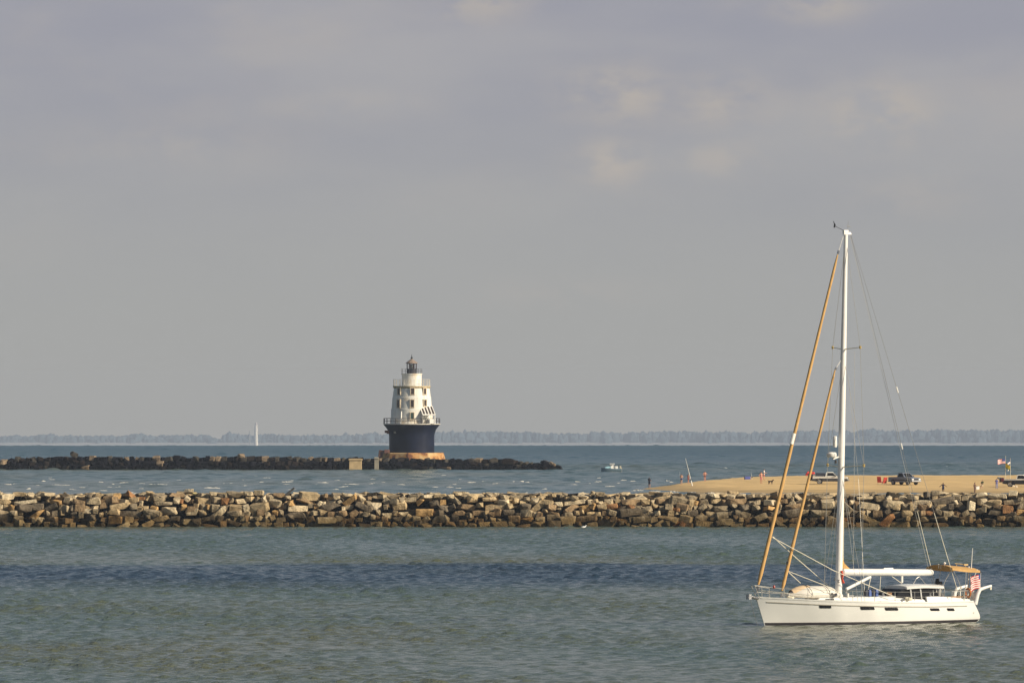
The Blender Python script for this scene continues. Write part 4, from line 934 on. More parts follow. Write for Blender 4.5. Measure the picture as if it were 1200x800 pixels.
mb = MB(); mb.box((-2.75, -.8, 1.05), (.5, .3, .45)); mb.build('maroon_bag', mat('bag_maroon', (.16, .03, .05), .7), pk2, bevel=.06)
for (px, py) in ((1187.6, 569.2), (1191, 569.8)):
    p = on_bar(px, py); mb = MB(); mb.box((0, 0, .16), (.42, .3, .32), taper=.7); o = mb.build('beach_bag', mat('bag_cream', (.70, .60, .45), .8), loc=p, bevel=.08); tag(o, 'small cream beach bag on the sand below the white pickup at right', 'bag', 'cream beach bags')
# flags beside the truck
def cloth(mb, hoist, fly, drop, wave, n=14, rows=13, canton=False, pick=None, droop=.2, both=True):
    for j in range(rows):
        for i in range(n):
            qs = []
            for a, b_ in ((i, j), (i + 1, j), (i + 1, j + 1), (i, j + 1)):
                u, v = a / n, b_ / rows
                p = hoist + fly * u + Vector((0, 0, -drop * v - droop * u * u)) + Vector((-fly.y, fly.x, 0)).normalized() * wave * math.sin(u * 7 + v * 1.2) * u
                qs.append(p)
            mb.add(qs, [(0, 1, 2, 3)], pick(i / n, j / rows))
def stripes(u, v): return 2 if (u < .4 and v < .53) else (0 if int(v * 13 + .01) % 2 == 0 else 1)
def flag(px, py, top, items):
    a = on_bar(px, py); s = F / a.y; e = empty('flagpole', a); tag(e, items[0], 'flagpole', 'flagpoles beside the right-hand pickup')
    zt = H - (top - EY) / s - a.z
    mb = MB(); mb.tube([(0, 0, -.2), (0, 0, zt)], [.04, .025], 6); mb.build('pole', mat('pole_pale', (.66, .64, .55), .5), e)
    mb = MB(); mb.lathe([(.02, zt), (.05, zt + .04), (.0, zt + .1)], 8); mb.build('finial', GOLD, e)
    for z_, fly, drop, mats, pick, dr in items[1:]:
        mb = MB(); cloth(mb, Vector((-.03, 0, (H - (z_ - EY) / s) - a.z)), Vector(fly), drop, .12, pick=pick, droop=dr)
        mb.build('flag', mats, e, True)
flag(1178.4, 563, 533, ['tall flagpole with a red and white striped flag over a yellow one', (536, (-1.2, -.25, .05), .72, [REDF, CREAMF, BLUEF], stripes, .22), (541.4, (.62, -.6, -.1), .75, [YELF, GREENF, YELF], lambda u, v: 1 if v > .72 else 0, .25)])
flag(1184, 563, 536, ['shorter flagpole with a blue flag over a small white one', (538.4, (-.45, -.3, -.1), .5, [BLUEF, CREAMF, BLUEF], lambda u, v: 1 if .3 < v < .8 else 0, .2), (544.5, (-.4, -.25, -.15), .5, [CREAMF, CREAMF, CREAMF], lambda u, v: 0, .2)])

# ------------------------------------------------------------------ the sailing yacht
TH = R_(32); BD = sea_d(730.); BO = at(982.4, 730, BD); BO.z = seaz(BD)
BROT = math.pi + TH
yacht = empty('sailboat', BO, BROT)
tag(yacht, 'white two-headsail yacht at anchor with tan furled sails and bimini', 'sailboat')
hx, hy = math.cos(BROT), math.sin(BROT)
def LP(px, py, b=0.):
    """point of the boat seen at this photo position, b metres to port of its centreline, in boat coordinates (x forward, y port)"""
    o = Vector((0, 0, H)) - BO; d_ = Vector(((px - CX) / F, 1, (EY - py) / F))
    t = (b - (-o.x * hy + o.y * hx)) / (-d_.x * hy + d_.y * hx)
    p = o + d_ * t
    return Vector((p.x * hx + p.y * hy, b, p.z))
XB, XS = 6.05, -9.05
def x_stem(z): return interp(z, [-.5, 0, .8, 1.75], [5.1, 5.48, 5.78, 6.12])
def x_stern(z): return interp(z, [-.5, 0, .15, .35, .7, 1.35], [-9.0, -9.62, -9.82, -9.86, -9.62, -9.12])
def sheer(t): return interp(t, [0, .25, .5, .75, 1], [1.30, 1.30, 1.38, 1.52, 1.74])
def halfb(t, zf):
    deck = interp(t, [0, .1, .25, .4, .55, .7, .8, .88, .94, .98, 1], [1.52, 1.78, 2.08, 2.22, 2.18, 1.86, 1.46, 1.0, .58, .26, .05])
    wl = interp(t, [0, .1, .25, .4, .55, .7, .8, .88, .94, .98, 1], [1.12, 1.5, 1.88, 2.05, 1.96, 1.55, 1.1, .68, .36, .14, .02])
    if zf >= 0: return lerp(wl, deck, zf ** .8)
    return wl * math.sqrt(max(0, 1 - (zf * -1) ** 2 * .8))
TS = [0, .03, .07, .12, .2, .3, .4, .5, .6, .7, .78, .84, .89, .93, .96, .985, 1]
def hull_pt(t, z, sd, off=0.):
    x = lerp(x_stern(z), x_stem(z), t); zf = z / sheer(t) if z >= 0 else z / .5
    return Vector((x, sd * (halfb(t, zf) + off), z))
def smooth_curve(ts, n):
    return [i / n for i in range(n + 1)]
ZF_ = [-1, -.6, 0, .1, .22, .36, .52, .7, .86, 1]
def hull():
    NT = 40
    tt = [1 - (1 - i / NT) ** 1.0 for i in range(NT + 1)]
    secs = []
    for t in tt:
        sh = sheer(t); ring = []
        for zf in reversed(ZF_): ring.append(hull_pt(t, zf * sh if zf >= 0 else zf * .5, 1))
        for zf in ZF_: ring.append(hull_pt(t, zf * sh if zf >= 0 else zf * .5, -1))
        secs.append(ring)
    mb = MB(); mb.loft(secs, closed=True, cap=True); h = mb.build('hull', WHITE, yacht, True)
    def strip(name, z0f, z1f, off, m, t0=0., t1=1.):
        mb = MB()
        for sd in (-1, 1):
            ss = []
            for i in range(NT + 1):
                t = lerp(t0, t1, i / NT); z0, z1 = z0f(t), z1f(t)
                ss.append([hull_pt(t, z0, sd, 0.0), hull_pt(t, z0, sd, off), hull_pt(t, z1, sd, off), hull_pt(t, z1, sd, 0.0)])
            mb.loft(ss)
        return mb.build(name, m, h, False)
    strip('boot_stripe', lambda t: .03, lambda t: .20, .012, mat('boot_dark', (.035, .03, .035), .5), .002, .997)
    strip('rub_rail', lambda t: sheer(t) - .27, lambda t: sheer(t) - .215, .03, mat('rail_greyish', (.36, .34, .29), .5), .05, .97)
    strip('toe_rail', lambda t: sheer(t) - .02, lambda t: sheer(t) + .075, .02, WHITE, .0, .985)
    for px, py, wd, hh in ((967, 709.2, 13.6, 3.2), (1016.4, 710.9, 16, 3.6), (1044.6, 711.8, 15, 3.4), (1095.4, 712.4, 10.4, 3), (1114, 712.4, 8, 3)):
        pts = []
        for dx in (-.5, -.46, 0, .46, .5):
            b_ = 2.
            for _ in range(12):
                p = LP(px + dx * wd, py, b_); zc = p.z; t = (p.x - x_stern(zc)) / (x_stem(zc) - x_stern(zc)); b_ = hull_pt(t, zc, 1).y
            pts.append((t, zc))
        hz = hh / 18.98 / 2; mb = MB(); ss = []
        for i, (t, zc) in enumerate(pts):
            q = hz * (.6 if i in (0, 4) else 1)
            ss.append([hull_pt(t, zc - q, 1, -.02), hull_pt(t, zc - q, 1, .03), hull_pt(t, zc + q, 1, .03), hull_pt(t, zc + q, 1, -.02)])
        mb.loft(ss); mb.build('hull_window', DARK, h)
        mb = MB(); ss = []
        for i, (t, zc) in enumerate(pts):                                  # the same window on the starboard side
            q = hz * (.6 if i in (0, 4) else 1); ss.append([hull_pt(t, zc - q, -1, -.02), hull_pt(t, zc - q, -1, .03), hull_pt(t, zc + q, -1, .03), hull_pt(t, zc + q, -1, -.02)])
        mb.loft(ss); mb.build('hull_window', DARK, h)
    p = hull_pt(.03, .62, 1); mb = MB(); mb.tube([p - Vector((0, .03, 0)), p + Vector((0, .02, 0))], .06, 10); mb.build('exhaust_outlet', STEEL, h)
    mb = MB(); ss = []
    for i in range(NT + 1):
        t = lerp(.004, .985, i / NT); sh = sheer(t); a = hull_pt(t, sh, 1, -.03)
        ss.append([Vector((a.x, a.y, sh + .012)), Vector((a.x, 0, sh + .06)), Vector((a.x, -a.y, sh + .012))])
    mb.loft(ss, closed=False); mb.build('deck', DECK, yacht, True)
hull()
def coach():
    def trunk(name, x0, x1, w0, w1, z0, z1, m, tw=.8, slope=.25, bev=.06):
        mb = MB()
        lo = [Vector((x1, w1, z0)), Vector((x1, -w1, z0)), Vector((x0, -w0, z0)), Vector((x0, w0, z0))]
        hi = [Vector((x1 - slope * 2, w1 * tw, z1 - .05)), Vector((x1 - slope * 2, -w1 * tw, z1 - .05)), Vector((x0 + slope, -w0 * tw, z1)), Vector((x0 + slope, w0 * tw, z1))]
        mb.loft([lo, hi]); return mb.build(name, m, yacht, bevel=bev)
    c = trunk('coachroof', -5.6, 2.4, 1.5, .95, 1.36, 1.74, WHITE)
    for a in (1.3,):
        for sd in (-1, 1):
            wv = interp(a, [-5.6, 2.4], [1.55, .95]) * .93; mb = MB(); mb.box((a, sd * wv, 1.57), (.62, .05, .11)); mb.build('cabin_window', DARK, c)
    for a in (-.8, 1.2): mb = MB(); mb.box((a, .0, 1.74), (.55, .55, .08)); mb.build('deck_hatch', mat('hatch_smoke', (.08, .085, .09), .2), c, bevel=.02)
    # raised doghouse: dark glazing under a white hard top
    g = trunk('windscreen', -6.7, -3.35, 1.5, 1.2, 1.5, 2.2, mat('tinted_glazing', (.014, .015, .018), .06, var=.2, spec=.15), .84, .35, .03)
    for a, b_ in ((-6.2, 1.33), (-5.3, 1.3), (-4.6, 1.22)):
        for sd in (-1, 1): mb = MB(); mb.tube([(a, sd * (b_ + .1), 1.5), (a - .05, sd * b_ * .9, 2.2)], .045, 5); mb.build('window_post', WHITE, g)
    mb = MB(); ss = []
    for x in (-7.0, -6.6, -5.6, -4.8, -4.35):
        cz = interp(x, [-7, -5.6, -4.8, -4.35], [2.22, 2.26, 2.23, 2.19]); wv = interp(x, [-7, -5, -4.35], [1.42, 1.35, 1.2]); ss.append([Vector((x, wv * math.sin(a), cz + .17 * max(0, math.cos(a)) ** .6 - (.06 if abs(a) > 1.7 else 0))) for a in [-1.75 + 3.5 * k / 10 for k in range(11)]])
    mb.loft(ss); mb.build('hard_top', WHITE, yacht, True)
    for sd in (-1, 1): mb = MB(); mb.loft([[Vector((x, sd * 1.05, 1.38)), Vector((x, sd * 1.62, 1.3)), Vector((x, sd * 1.48, z)), Vector((x, sd * 1.1, z))] for x, z in ((-8.9, 1.46), (-7.6, 1.6), (-6.5, 1.68), (-5.6, 1.68))]); mb.build('cockpit_coaming', WHITE, yacht, bevel=.04)
    for sd in (-1, 1): mb = MB(); mb.box((-7.8, sd * 1.25, 1.62), (1.9, .35, .07)); mb.build('teak_cap', TEAK, yacht)
    mb = MB(); mb.box((-7.4, -1.0, 1.92), (1.1, .3, .45)); mb.box((-7.1, .0, 1.95), (.3, .5, .5)); mb.build('cockpit_cushion', NAVYC, yacht, bevel=.06)
    mb = MB(); mb.tube([(-7.6, 0, 1.4), (-7.6, 0, 2.1)], .12, 8); ss = [(-7.7, .45 * math.cos(a), 1.95 + .45 * math.sin(a)) for a in [2 * math.pi * k / 20 for k in range(21)]]; mb.tube(ss, .022, 5); mb.build('helm', STEEL, yacht)
    for x, y, z in ((-6.0, 1.3, 1.68), (-6.9, 1.32, 1.64), (-8.1, 1.32, 1.56), (-6.0, -1.3, 1.68), (-6.9, -1.32, 1.64), (-3.0, .55, 1.73), (-2.7, -.5, 1.73)):
        mb = MB(); mb.lathe([(.10, 0), (.11, .04), (.07, .08), (.07, .16), (.10, .2), (.06, .22)], 12, (x, y, z)); mb.build('winch', CHROME, yacht, True)
    for x, y, z, r, m in ((-4.2, 1.55, 1.46, .2, ROPE), (.9, .9, 1.78, .15, NAVYC), (3.9, .5, 1.62, .18, ROPE), (-3.3, .75, 1.76, .14, TEAK)):
        mb = MB(); mb.tube([(x + r * (1 + .06 * k / 12) * math.cos(k * .52), y + r * math.sin(k * .52), z + .005 * k) for k in range(38)], .028, 5); mb.build('rope_coil', m, yacht, True)
    for x, y in ((-.1, .9), (-.1, -.9)):
        mb = MB(); mb.tube([(x, y, 1.72), (x, y, 1.95), (x + .12, y, 2.02)], [.07, .07, .10], 8); mb.build('cowl_vent', WHITEP, yacht, True)
    mb = MB(); mb.tube([(-8.85, 1.35 + .26 * math.cos(a), 1.86 + .26 * math.sin(a)) for a in [2 * math.pi * k / 16 for k in range(17)]], .06, 8); mb.build('life_ring', mat('ring_orange', (.50, .16, .03), .6), yacht, True)
    for x, y, z in ((.12, .22, 2.6), (-.18, .2, 2.9), (.1, -.22, 2.7)):
        mb = MB(); mb.lathe([(.07, 0), (.09, .03), (.055, .07), (.055, .14), (.08, .18)], 10, (x, y, z)); mb.build('mast_winch', CHROME, yacht, True)
coach()
def mastrig():
    base, top = LP(982.6, 697, 0), LP(991.2, 274, 0)
    mb = MB(); rr_ = [.215, .21, .205, .185, .15, .125]; ts = [0, .15, .4, .65, .85, 1]
    mb.tube([base.lerp(top, t) for t in ts], rr_, 16); m = mb.build('mast', mat('mast_white', (.82, .80, .77), .35, var=.02), yacht, True)
    def child(name, f, mt, smooth=False, bevel=0.): mb = MB(); f(mb); return mb.build(name, mt, m, smooth, bevel)
    child('masthead_cap', lambda b: (b.box(top + Vector((.02, 0, .15)), (.34, .18, .28)), b.box(top + Vector((-.28, 0, .10)), (.3, .10, .16), taper=.4)), mat('mast_white', (0, 0, 0)), bevel=.03)
    child('mast_collar', lambda b: b.tube([base + Vector((0, 0, -.35)), base + Vector((0, 0, .12))], [.32, .26], 14), WHITE)
    a = LP(978.3, 263.5); child('wind_vane', lambda b: (b.tube([top + Vector((.1, 0, .25)), a], .018, 5), b.tube([a + Vector((.04, 0, -.10)), a + Vector((.0, 0, .08)), a + Vector((.1, 0, .28))], [.05, .06, .03], 6)), BLACK)
    child('masthead_antenna', lambda b: (b.tube([LP(993.2, 268), LP(994.2, 258)], .012, 4), b.tube([LP(992.6, 263.5), LP(996.8, 264.6)], .02, 4)), WIRE)
    child('radome', lambda b: b.lathe([(.02, -.16), (.26, -.16), (.31, -.1), (.31, .06), (.24, .14), (.02, .17)], 20, LP(974.6, 531.2)), WHITEP, True)
    child('radar_bracket', lambda b: b.box(LP(979, 535), (.42, .14, .08), Matrix.Rotation(.3, 3, 'Y')), WHITEP)
    child('antenna_dome', lambda b: b.lathe([(.02, -.34), (.11, -.34), (.125, -.28), (.125, .28), (.10, .34), (.02, .36)], 16, LP(978.4, 516)), WHITEP, True)
    child('deck_light', lambda b: b.box(LP(979.4, 539.5), (.1, .12, .22)), BLACK)
    tips = {}
    for py, half, swp in ((545.6, 1.98, .34), (407.6, 1.5, .22)):
        t = (697 - py) / (697 - 274); c = base.lerp(top, t)
        for sd in (-1, 1):
            tp = c + Vector((-swp, sd * half, .10)); tips[(py, sd)] = tp
            sp = child('spreader', lambda b: b.tube([c + Vector((0, 0, -.02)), tp], [.06, .035], 6, flat=.6), mat('spreader_pale', (.62, .58, .46), .5))
            mb = MB(); mb.tube([tp + Vector((0, 0, -.09)), tp + Vector((0, 0, .09))], .07, 6); mb.build('spreader_tip', GOLD, sp)
    def line(name, pts, r, mt=WIRE): mb = MB(); mb.tube(pts, r, 5); return mb.build(name, mt, yacht)
    for sd in (-1, 1):
        ch = Vector((.05 + base.x - .35, sd * 2.05, 1.45)); ch2 = ch + Vector((.2, -sd * .08, 0)); ch3 = ch + Vector((-.3, -sd * .05, 0))
        tl, tu = tips[(545.6, sd)], tips[(407.6, sd)]
        line('shroud', [ch, tl, tu, top + Vector((0, 0, -.25))], .013)
        line('shroud', [tl, base.lerp(top, .665)], .011)
        line('shroud', [ch2, base.lerp(top, .36) + Vector((.0, 0, 0))], .011)
        line('shroud', [ch3, base.lerp(top, .35)], .011)
    # backstays, split to the two quarters, with insulators
    for sd, px, py, ix, iy in ((1, 1125.5, 702, 1051, 457), (-1, 1099.5, 699, 1056, 522)):
        e0 = LP(px, py, sd * 1.25); q = top + Vector((-.35, 0, .06)); bs = line('backstay', [q, e0], .0115, mat('dark_wire', (.2, .2, .2), .5))
        u = (iy - 277) / (py - 277); mb = MB(); mb.tube([q.lerp(e0, u - .008), q.lerp(e0, u + .008)], .045, 6); mb.build('insulator', WHITEP, bs)
        line('backstay_lead', [q.lerp(e0, .76), q.lerp(e0, .995)], .021, ROPE)
    # halyards down the aft face of the mast
    line('halyard', [LP(988.6, 300), LP(989.2, 520), LP(988.2, 660)], .02, ROPE)
    line('halyard', [LP(1001.5, 410, .0), LP(1001, 560, 0), LP(1000, 668, 0)], .010)
    line('halyard', [LP(994, 440, .0), LP(1006, 560, 0), LP(1013, 690, 1.6)], .009)
    line('topping_lift', [top + Vector((-.3, 0, 0)), LP(1088, 664)], .010)
    # furled headsails
    def headsail(name, p0, p1, r0, r1, sw0, sw1, hoist, m):
        mb = MB(); n = 30; pts = [p0.lerp(p1, i / n) for i in range(n + 1)]
        rad = [lerp(r0, r1, (i / n)) * (1 + .06 * math.sin(i * 2.3)) * (1 if i not in (0, n) else .5) for i in range(n + 1)]
        mb.tube(pts, rad, 10); s_ = mb.build(name, m, yacht, True)
        d_ = (p1 - p0).normalized()
        mb = MB(); mb.tube([p0 - d_ * .55, p0 - d_ * .1], .05, 6); mb.lathe([(.06, -.36), (.15, -.34), (.08, -.28), (.08, -.2), (.15, -.14), (.06, -.12)], 14, p0); mb.build('furling_drum', CHROME, s_)
        mb = MB(); mb.tube([p1, hoist], .022, 5); mb.build('stay', mat('stay_white', (.75, .73, .68), .5), s_)
        mb = MB(); mb.tube([p1.lerp(hoist, .05), p1.lerp(hoist, .22)], .07, 6); mb.build('swivel', CHROME, s_)
        return s_
    g = headsail('furled_genoa', LP(888.6, 683.5), LP(981.6, 297), .125, .085, .02, .1, top + Vector((.2, 0, -.1)), CANVAS)
    a, b_ = LP(927.3, 519), LP(930.4, 506.5); mb = MB(); mb.tube([a, b_], .128, 10); mb.build('white_patch', WHITEP, g)
    st = headsail('furled_staysail', LP(916.4, 690.5), LP(978.6, 432), .115, .07, 0, 0, base.lerp(top, .655) + Vector((.15, 0, 0)), CANVAS)
    mb = MB(); q = LP(923.6, 658.2); mb.box(q, (.16, .16, .2)); mb.build('sail_block', BLACK, st)
    # sheets led aft from the furled clews
    for pts in (((905, 628, 0), (977, 667, .6), (1047, 697, 1.5)), ((905.4, 627, 0), (934, 653, -.6), (971, 685, -1.3)), ((923.4, 667.6, 0), (967, 684.5, .9), (985, 694, 1.3)), ((923.4, 668, 0), (938, 681.5, -.7))):
        line('sheet', [LP(*p) for p in pts], .026, ROPE)
    line('furling_line', [LP(889, 690), LP(914, 692.5, .7), LP(960, 697, 1.5)], .014, ROPE)
    # boom, vang, small triangle of mainsail, red sail tie
    b0, b1_ = LP(987.5, 668.8), LP(1093.6, 669.2)
    mb = MB(); d_ = (b1_ - b0); ts = [0, .004, .02, .5, .97, .99, 1]; mb.tube([b0 + d_ * t for t in ts], [.12, .19, .215, .215, .195, .15, .06], 14, flat=1.05); bm_ = mb.build('boom', WHITE, yacht, True)
    mb = MB(); mb.box(b0 + d_ * .5 + Vector((0, 0, .24)), (.7, .14, .08)); mb.build('boom_cap', WHITEP, bm_, bevel=.02)
    mb = MB(); mb.box(b0 + Vector((.12, 0, 0)), (.3, .12, .2)); mb.build('gooseneck', CHROME, bm_)
    A, B, C = LP(985.6, 647), LP(985.2, 664.5), LP(995.6, 664.8); mb = MB(); th = Vector((0, .05, 0))
    M_ = (A + C) / 2 + Vector((.12, 0, -.12)); mb.add([A + th, B + th, C + th, M_ + th * 1.4, A - th, B - th, C - th, M_ - th * 1.4], [(0, 1, 2, 3), (7, 6, 5, 4), (0, 4, 5, 1), (1, 5, 6, 2), (2, 6, 7, 3), (3, 7, 4, 0)]); mb.build('mainsail', CANVAS, yacht)
    mb = MB(); mb.tube([LP(985.6, 667, .2), LP(987.2, 672, .24), LP(986.6, 676, .22), LP(988.6, 681.5, .24)], [.10, .13, .08, .10], 7, flat=.6); mb.build('red_sail_tie', mat('red_tie', (.62, .075, .03), .7, var=.2), yacht, True)
    mb = MB(); mb.tube([LP(992, 688.6), LP(1020, 674.2)], .10, 10); mb.build('boom_vang', WHITE, yacht, True)
    line('mainsheet', [LP(1032, 673), LP(1031, 690)], .02, ROPE); line('mainsheet', [LP(1020.5, 674), LP(1016, 696)], .028, ROPE); line('mainsheet', [LP(1045, 673.5), LP(1057, 682)], .02, ROPE)
    mb = MB(); mb.tube([LP(1057, 673), LP(1057, 681)], .07, 6); mb.build('sheet_block', WHITEP, yacht)
    line('top_bail', [LP(1069, 685, .4), LP(1074, 676, 0), LP(1077.5, 674, 0), LP(1085, 683, .4)], .018, STEEL)
mastrig()
def rails():
    # pulpit and lifelines on stanchions
    def P(t, h, sd, ins=.08): s_ = sheer(t); q = hull_pt(t, s_, sd, -ins); return Vector((q.x, q.y, s_ + h))
    mb = MB()
    for sd in (-1, 1):
        mb.tube([P(.90, .62, sd), P(.955, .68, sd, .02), P(.998, .76, sd, -.12) + Vector((.25, 0, 0))], .022, 6)
        mb.tube([P(.90, .32, sd), P(.985, .36, sd, -.05)], .018, 6)
        for t in (.90, .955): mb.tube([P(t, 0, sd), P(t, .65, sd, .05)], .02, 6)
        mb.tube([P(.99, 0, sd, -.02), P(.998, .76, sd, -.12) + Vector((.25, 0, 0))], .02, 6)
    mb.tube([P(.998, .76, 1, -.12) + Vector((.25, 0, 0)), P(.998, .76, -1, -.12) + Vector((.25, 0, 0))], .022, 6)
    mb.build('pulpit', STEEL, yacht)
    ts = [.12, .22, .32, .42, .52, .62, .72, .81, .90]
    for sd in (-1, 1):
        for t in ts[:-1]: mb = MB(); mb.tube([P(t, 0, sd), P(t, .68, sd)], .017, 5); mb.build('stanchion', STEEL, yacht)
        for h in (.66, .36): mb = MB(); mb.tube([P(t, h, sd) for t in ts], .009, 4); mb.build('lifeline', WIRE, yacht)
    mb = MB()
    for sd in (-1, 1):
        mb.tube([P(.12, .66, sd), P(.03, .7, sd, .12)], .02, 6); mb.tube([P(.12, 0, sd), P(.12, .66, sd)], .02, 6); mb.tube([P(.05, 0, sd), P(.05, .69, sd)], .02, 6)
    mb.tube([P(.03, .7, 1, .12), P(.03, .7, -1, .12)], .02, 6); mb.build('pushpit', STEEL, yacht)
    # anchor roller and rode
    mb = MB(); b0 = LP(891, 700.5); b1_ = LP(876.4, 697); mb.tube([b0, LP(883, 698.6), b1_], [.12, .16, .13], 6, flat=.7); mb.box(LP(877.5, 697.6), (.2, .34, .3)); mb.build('anchor_roller', CHROME, yacht)
    mb = MB(); mb.tube([LP(879, 700), LP(883, 716), LP(888, 732)], .012, 5); mb.build('anchor_rode', mat('chain_dark', (.12, .12, .12), .6), yacht)
    mb = MB(); mb.lathe([(.02, -.1), (.06, -.08), (.08, 0), (.06, .08), (.02, .1)], 10, LP(907, 686, .8)); mb.build('bow_light', mat('bow_red', (.35, .04, .03), .4), yacht)
    # davits
    for sd, b_, p0, p1, p2 in ((1, 1.35, (1142.6, 706.5), (1147, 690.2), (1161.5, 684.8)), (-1, -1.3, (1117.6, 701), (1119.6, 689.8), (1133.6, 684.6))):
        mb = MB(); q = [LP(*p0, b_), LP(lerp(p0[0], p1[0], .7), lerp(p0[1], p1[1], .75), b_), LP(p1[0] + 1.6, p1[1] - 1.4, b_), LP(lerp(p1[0], p2[0], .5), lerp(p1[1], p2[1], .6), b_), LP(*p2, b_)]
        mb.tube(q, [.15, .13, .12, .10, .085], 10); dv = mb.build('davit', WHITE, yacht, True)
        mb = MB(); mb.tube([LP(p2[0] - .6, p2[1], b_), LP(p2[0] - .6, p2[1] + 4.6, b_)], .03, 5); mb.box(LP(p2[0] - .6, p2[1] + 3, b_), (.1, .08, .16)); mb.build('davit_tackle', ROPE, dv)
    for px, b_ in ((1125.5, 0), (1131, .4), (1136.2, .7)):
        mb = MB(); mb.tube([LP(px, 703.5, b_), LP(px - .4, 688.5, b_), LP(px + 1.6, 686, b_)], .045, 6); mb.build('stern_post', WHITEP, yacht)
    mb = MB(); mb.box(LP(1140, 695.5, .9), (.22, .4, .62)); mb.build('life_ring_case', WHITEP, yacht, bevel=.08)
    mb = MB(); mb.box(LP(1133, 700, .2), (.3, .3, .5)); mb.build('stern_locker', NAVYC, yacht, bevel=.05)
    # bimini
    x0, x1, hw = -7.62, -9.72, 1.42; ss = []
    for i in range(9):
        u = i / 8; x = lerp(x0, x1, u); crown = .20 + .04 * math.sin(math.pi * u); zc = lerp(3.60, 3.42, u)
        top_ = [Vector((x, hw * (-1 + 2 * k / 12), zc - crown * abs(-1 + 2 * k / 12) ** 2.2 * .95)) for k in range(13)]
        val = .13
        ss.append(top_ + [v - Vector((0, 0, val if k in (0, 12) else .03)) for k, v in list(enumerate(top_))[::-1]])
    mb = MB(); mb.loft(ss); bi = mb.build('bimini', CANVAS, yacht, True)
    for sd in (-1, 1):
        for xa, xf in ((-7.7, -8.5), (-8.7, -8.5), (-9.55, -8.6)):
            mb = MB(); mb.tube([(xf, sd * 1.45, 1.5), (lerp(xf, xa, .55), sd * 1.45, 2.6), (xa, sd * 1.36, 3.3)], .02, 6); mb.build('bimini_leg', STEEL, bi)
    for px, py, r_ in ((1107, 658.2, .08), (1100, 660.2, .05), (1102.6, 661, .045)):
        mb = MB(); q = LP(px, py, -.2); mb.lathe([(.01, -.22), (.02, -.2), (.02, -r_), (r_, -r_ * .5), (r_, r_ * .4), (.01, r_)], 10, q); mb.build('antenna_mushroom', WHITEP, bi, True)
    mb = MB(); mb.tube([LP(1119, 658.6, 0), LP(1133.6, 660, .3)], .03, 6); mb.box(LP(1131.6, 660, .3), (.3, .12, .1)); mb.tube([LP(1121, 659, 0), LP(1121, 664, 0)], .02, 5); mb.tube([LP(1131.6, 660, .3), LP(1131.6, 666, .3)], .02, 5); mb.build('bimini_rail', mat('rail_gold', (.5, .36, .16), .5), bi)
    # radar pole and whip
    mb = MB(); mb.tube([LP(1135.4, 662, .8), LP(1133.8, 704, .8)], .04, 6); mb.build('stern_pole', WHITEP, yacht)
    mb = MB(); mb.tube([LP(1139.8, 640.5, 1.), LP(1137.6, 672, 1.), LP(1137, 704, 1.)], [.016, .03, .035], 6); mb.build('whip_antenna', WHITEP, yacht)
    # outboard clamped to the far rail
    mb = MB(); q = LP(1100.5, 682.5, -1.2); mb.box(q + Vector((-.05, 0, -.05)), (.30, .30, .42), taper=.8); mb.box(q + Vector((.14, 0, .16)), (.22, .24, .36), taper=.8); mb.box(q + Vector((-.05, 0, -.6)), (.12, .1, .8)); mb.build('outboard_motor', BLACK, yacht, bevel=.05)
rails()
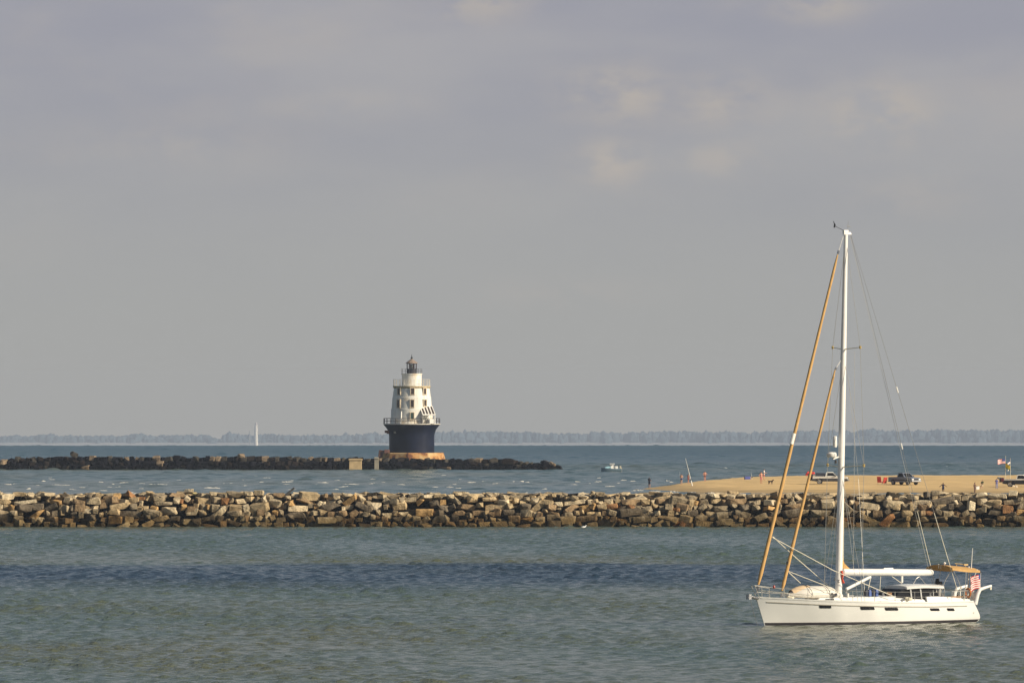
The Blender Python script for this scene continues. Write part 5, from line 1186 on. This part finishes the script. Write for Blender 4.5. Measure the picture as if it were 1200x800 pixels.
def deck_things():
    def world(p): return Vector((BO.x + p.x * hx - p.y * hy, BO.y + p.x * hy + p.y * hx, BO.z + p.z))
    # dinghy lashed upside down on the foredeck
    q = Vector((2.0, -.05, 1.74)); e = empty('dinghy', world(q), BROT); tag(e, 'upturned white dinghy with a tan cover lashed on the foredeck', 'dinghy')
    mb = MB(); ss = []
    for t in [i / 16 for i in range(17)]:
        x = lerp(-1.55, 1.75, t); wv = .80 * (1 - max(0, (t - .55) / .45) ** 2.2 * .75) * min(1, .75 + t * 3); hv = .66 * (1 - max(0, (t - .55) / .45) ** 2.2 * .8) * min(1, .8 + t * 2)
        ss.append([Vector((x, wv * math.sin(a), max(0, hv * math.cos(a) * 1.0) + (.0 if abs(a) < 1.57 else -.02))) for a in [-1.6 + 3.2 * k / 12 for k in range(13)]])
    mb.loft(ss); hl = mb.build('hull', HYPALON, e, True)
    mb = MB()
    for sd in (-1, 1): mb.tube([(-1.6, sd * .74, .10), (.4, sd * .74, .10), (1.2, sd * .5, .12), (1.75, sd * .12, .14)], [.17, .18, .16, .10], 10)
    mb.build('side_tube', HYPALON, e, True)
    mb = MB(); ss = []
    for t in (0, .2, .4, .6, .8, 1):
        x = lerp(.25, 1.5, t); k_ = 1 - max(0, (t - .3)) ** 1.6 * .7; ss.append([Vector((x, .60 * k_ * math.sin(a), .03 + .68 * k_ * math.cos(a))) for a in [-1.1 + 2.2 * j / 8 for j in range(9)]])
    mb.loft(ss, closed=False); mb.build('tan_cover', CANVASL, e, True)
    for x in (-.8, .5):
        mb = MB(); mb.tube([(x, .95 * math.sin(a), .70 * math.cos(a) + .01) for a in [-1.5 + 3 * j / 12 for j in range(13)]], .018, 4); mb.build('strap', BLACK, e)
    for px, py, b_, m, lab in ((1018.5, 697, 1.5, BLUEJ, 'bright blue jerry can on the side deck behind the vang'), (1026.5, 697.5, 1.55, BLUEJ, 'rearmost blue jerry can on the side deck under the boom'), (1014.6, 696.6, 1.45, NAVYC, 'dark navy jerry can foremost on the side deck under the boom'), (1022.4, 697, 1.5, NAVYC, 'dark jerry can between the two blue ones under the boom')):
        q = LP(px, py - 4.5, b_ - .6); q.z = 1.72; e = empty('jerry_can', world(q), BROT); tag(e, lab, 'jerry can', 'jerry cans on the side deck')
        mb = MB(); mb.box((0, 0, .22), (.2, .32, .42), taper=.88); mb.build('body', m, e, bevel=.04)
        mb = MB(); mb.tube([(0, -.12, .42), (0, -.1, .5), (0, .1, .5), (0, .12, .42)], .02, 5); mb.build('handle', m, e)
    # ensign on a staff over the stern
    f = LP(1147.8, 691, 1.3); e = empty('ensign', world(f), BROT); tag(e, 'red and white striped flag flying from a staff at the yacht stern', 'flag')
    L2 = lambda px, py: LP(px, py, 1.3) - f
    mb = MB(); mb.tube([(0, 0, -.05), L2(1149.4, 669.5)], [.022, .016], 6); mb.build('staff', mat('staff_pale', (.66, .63, .56), .5), e)
    mb = MB(); hoist = L2(1149, 671.5); fly = L2(1136.6, 674.6) - hoist
    dr = Vector((fly.x, fly.y + .25, 0)); cloth(mb, hoist, Vector((fly.x, fly.y, 0)), .86, .11, n=20, rows=13, pick=lambda u, v: 2 if u < .2 and v < .3 else (0 if int(v * 13 + .01) % 2 == 0 else 1), droop=.22)
    fl = mb.build('flag', [REDF, CREAMF, BLUEF], e, True)
deck_things()
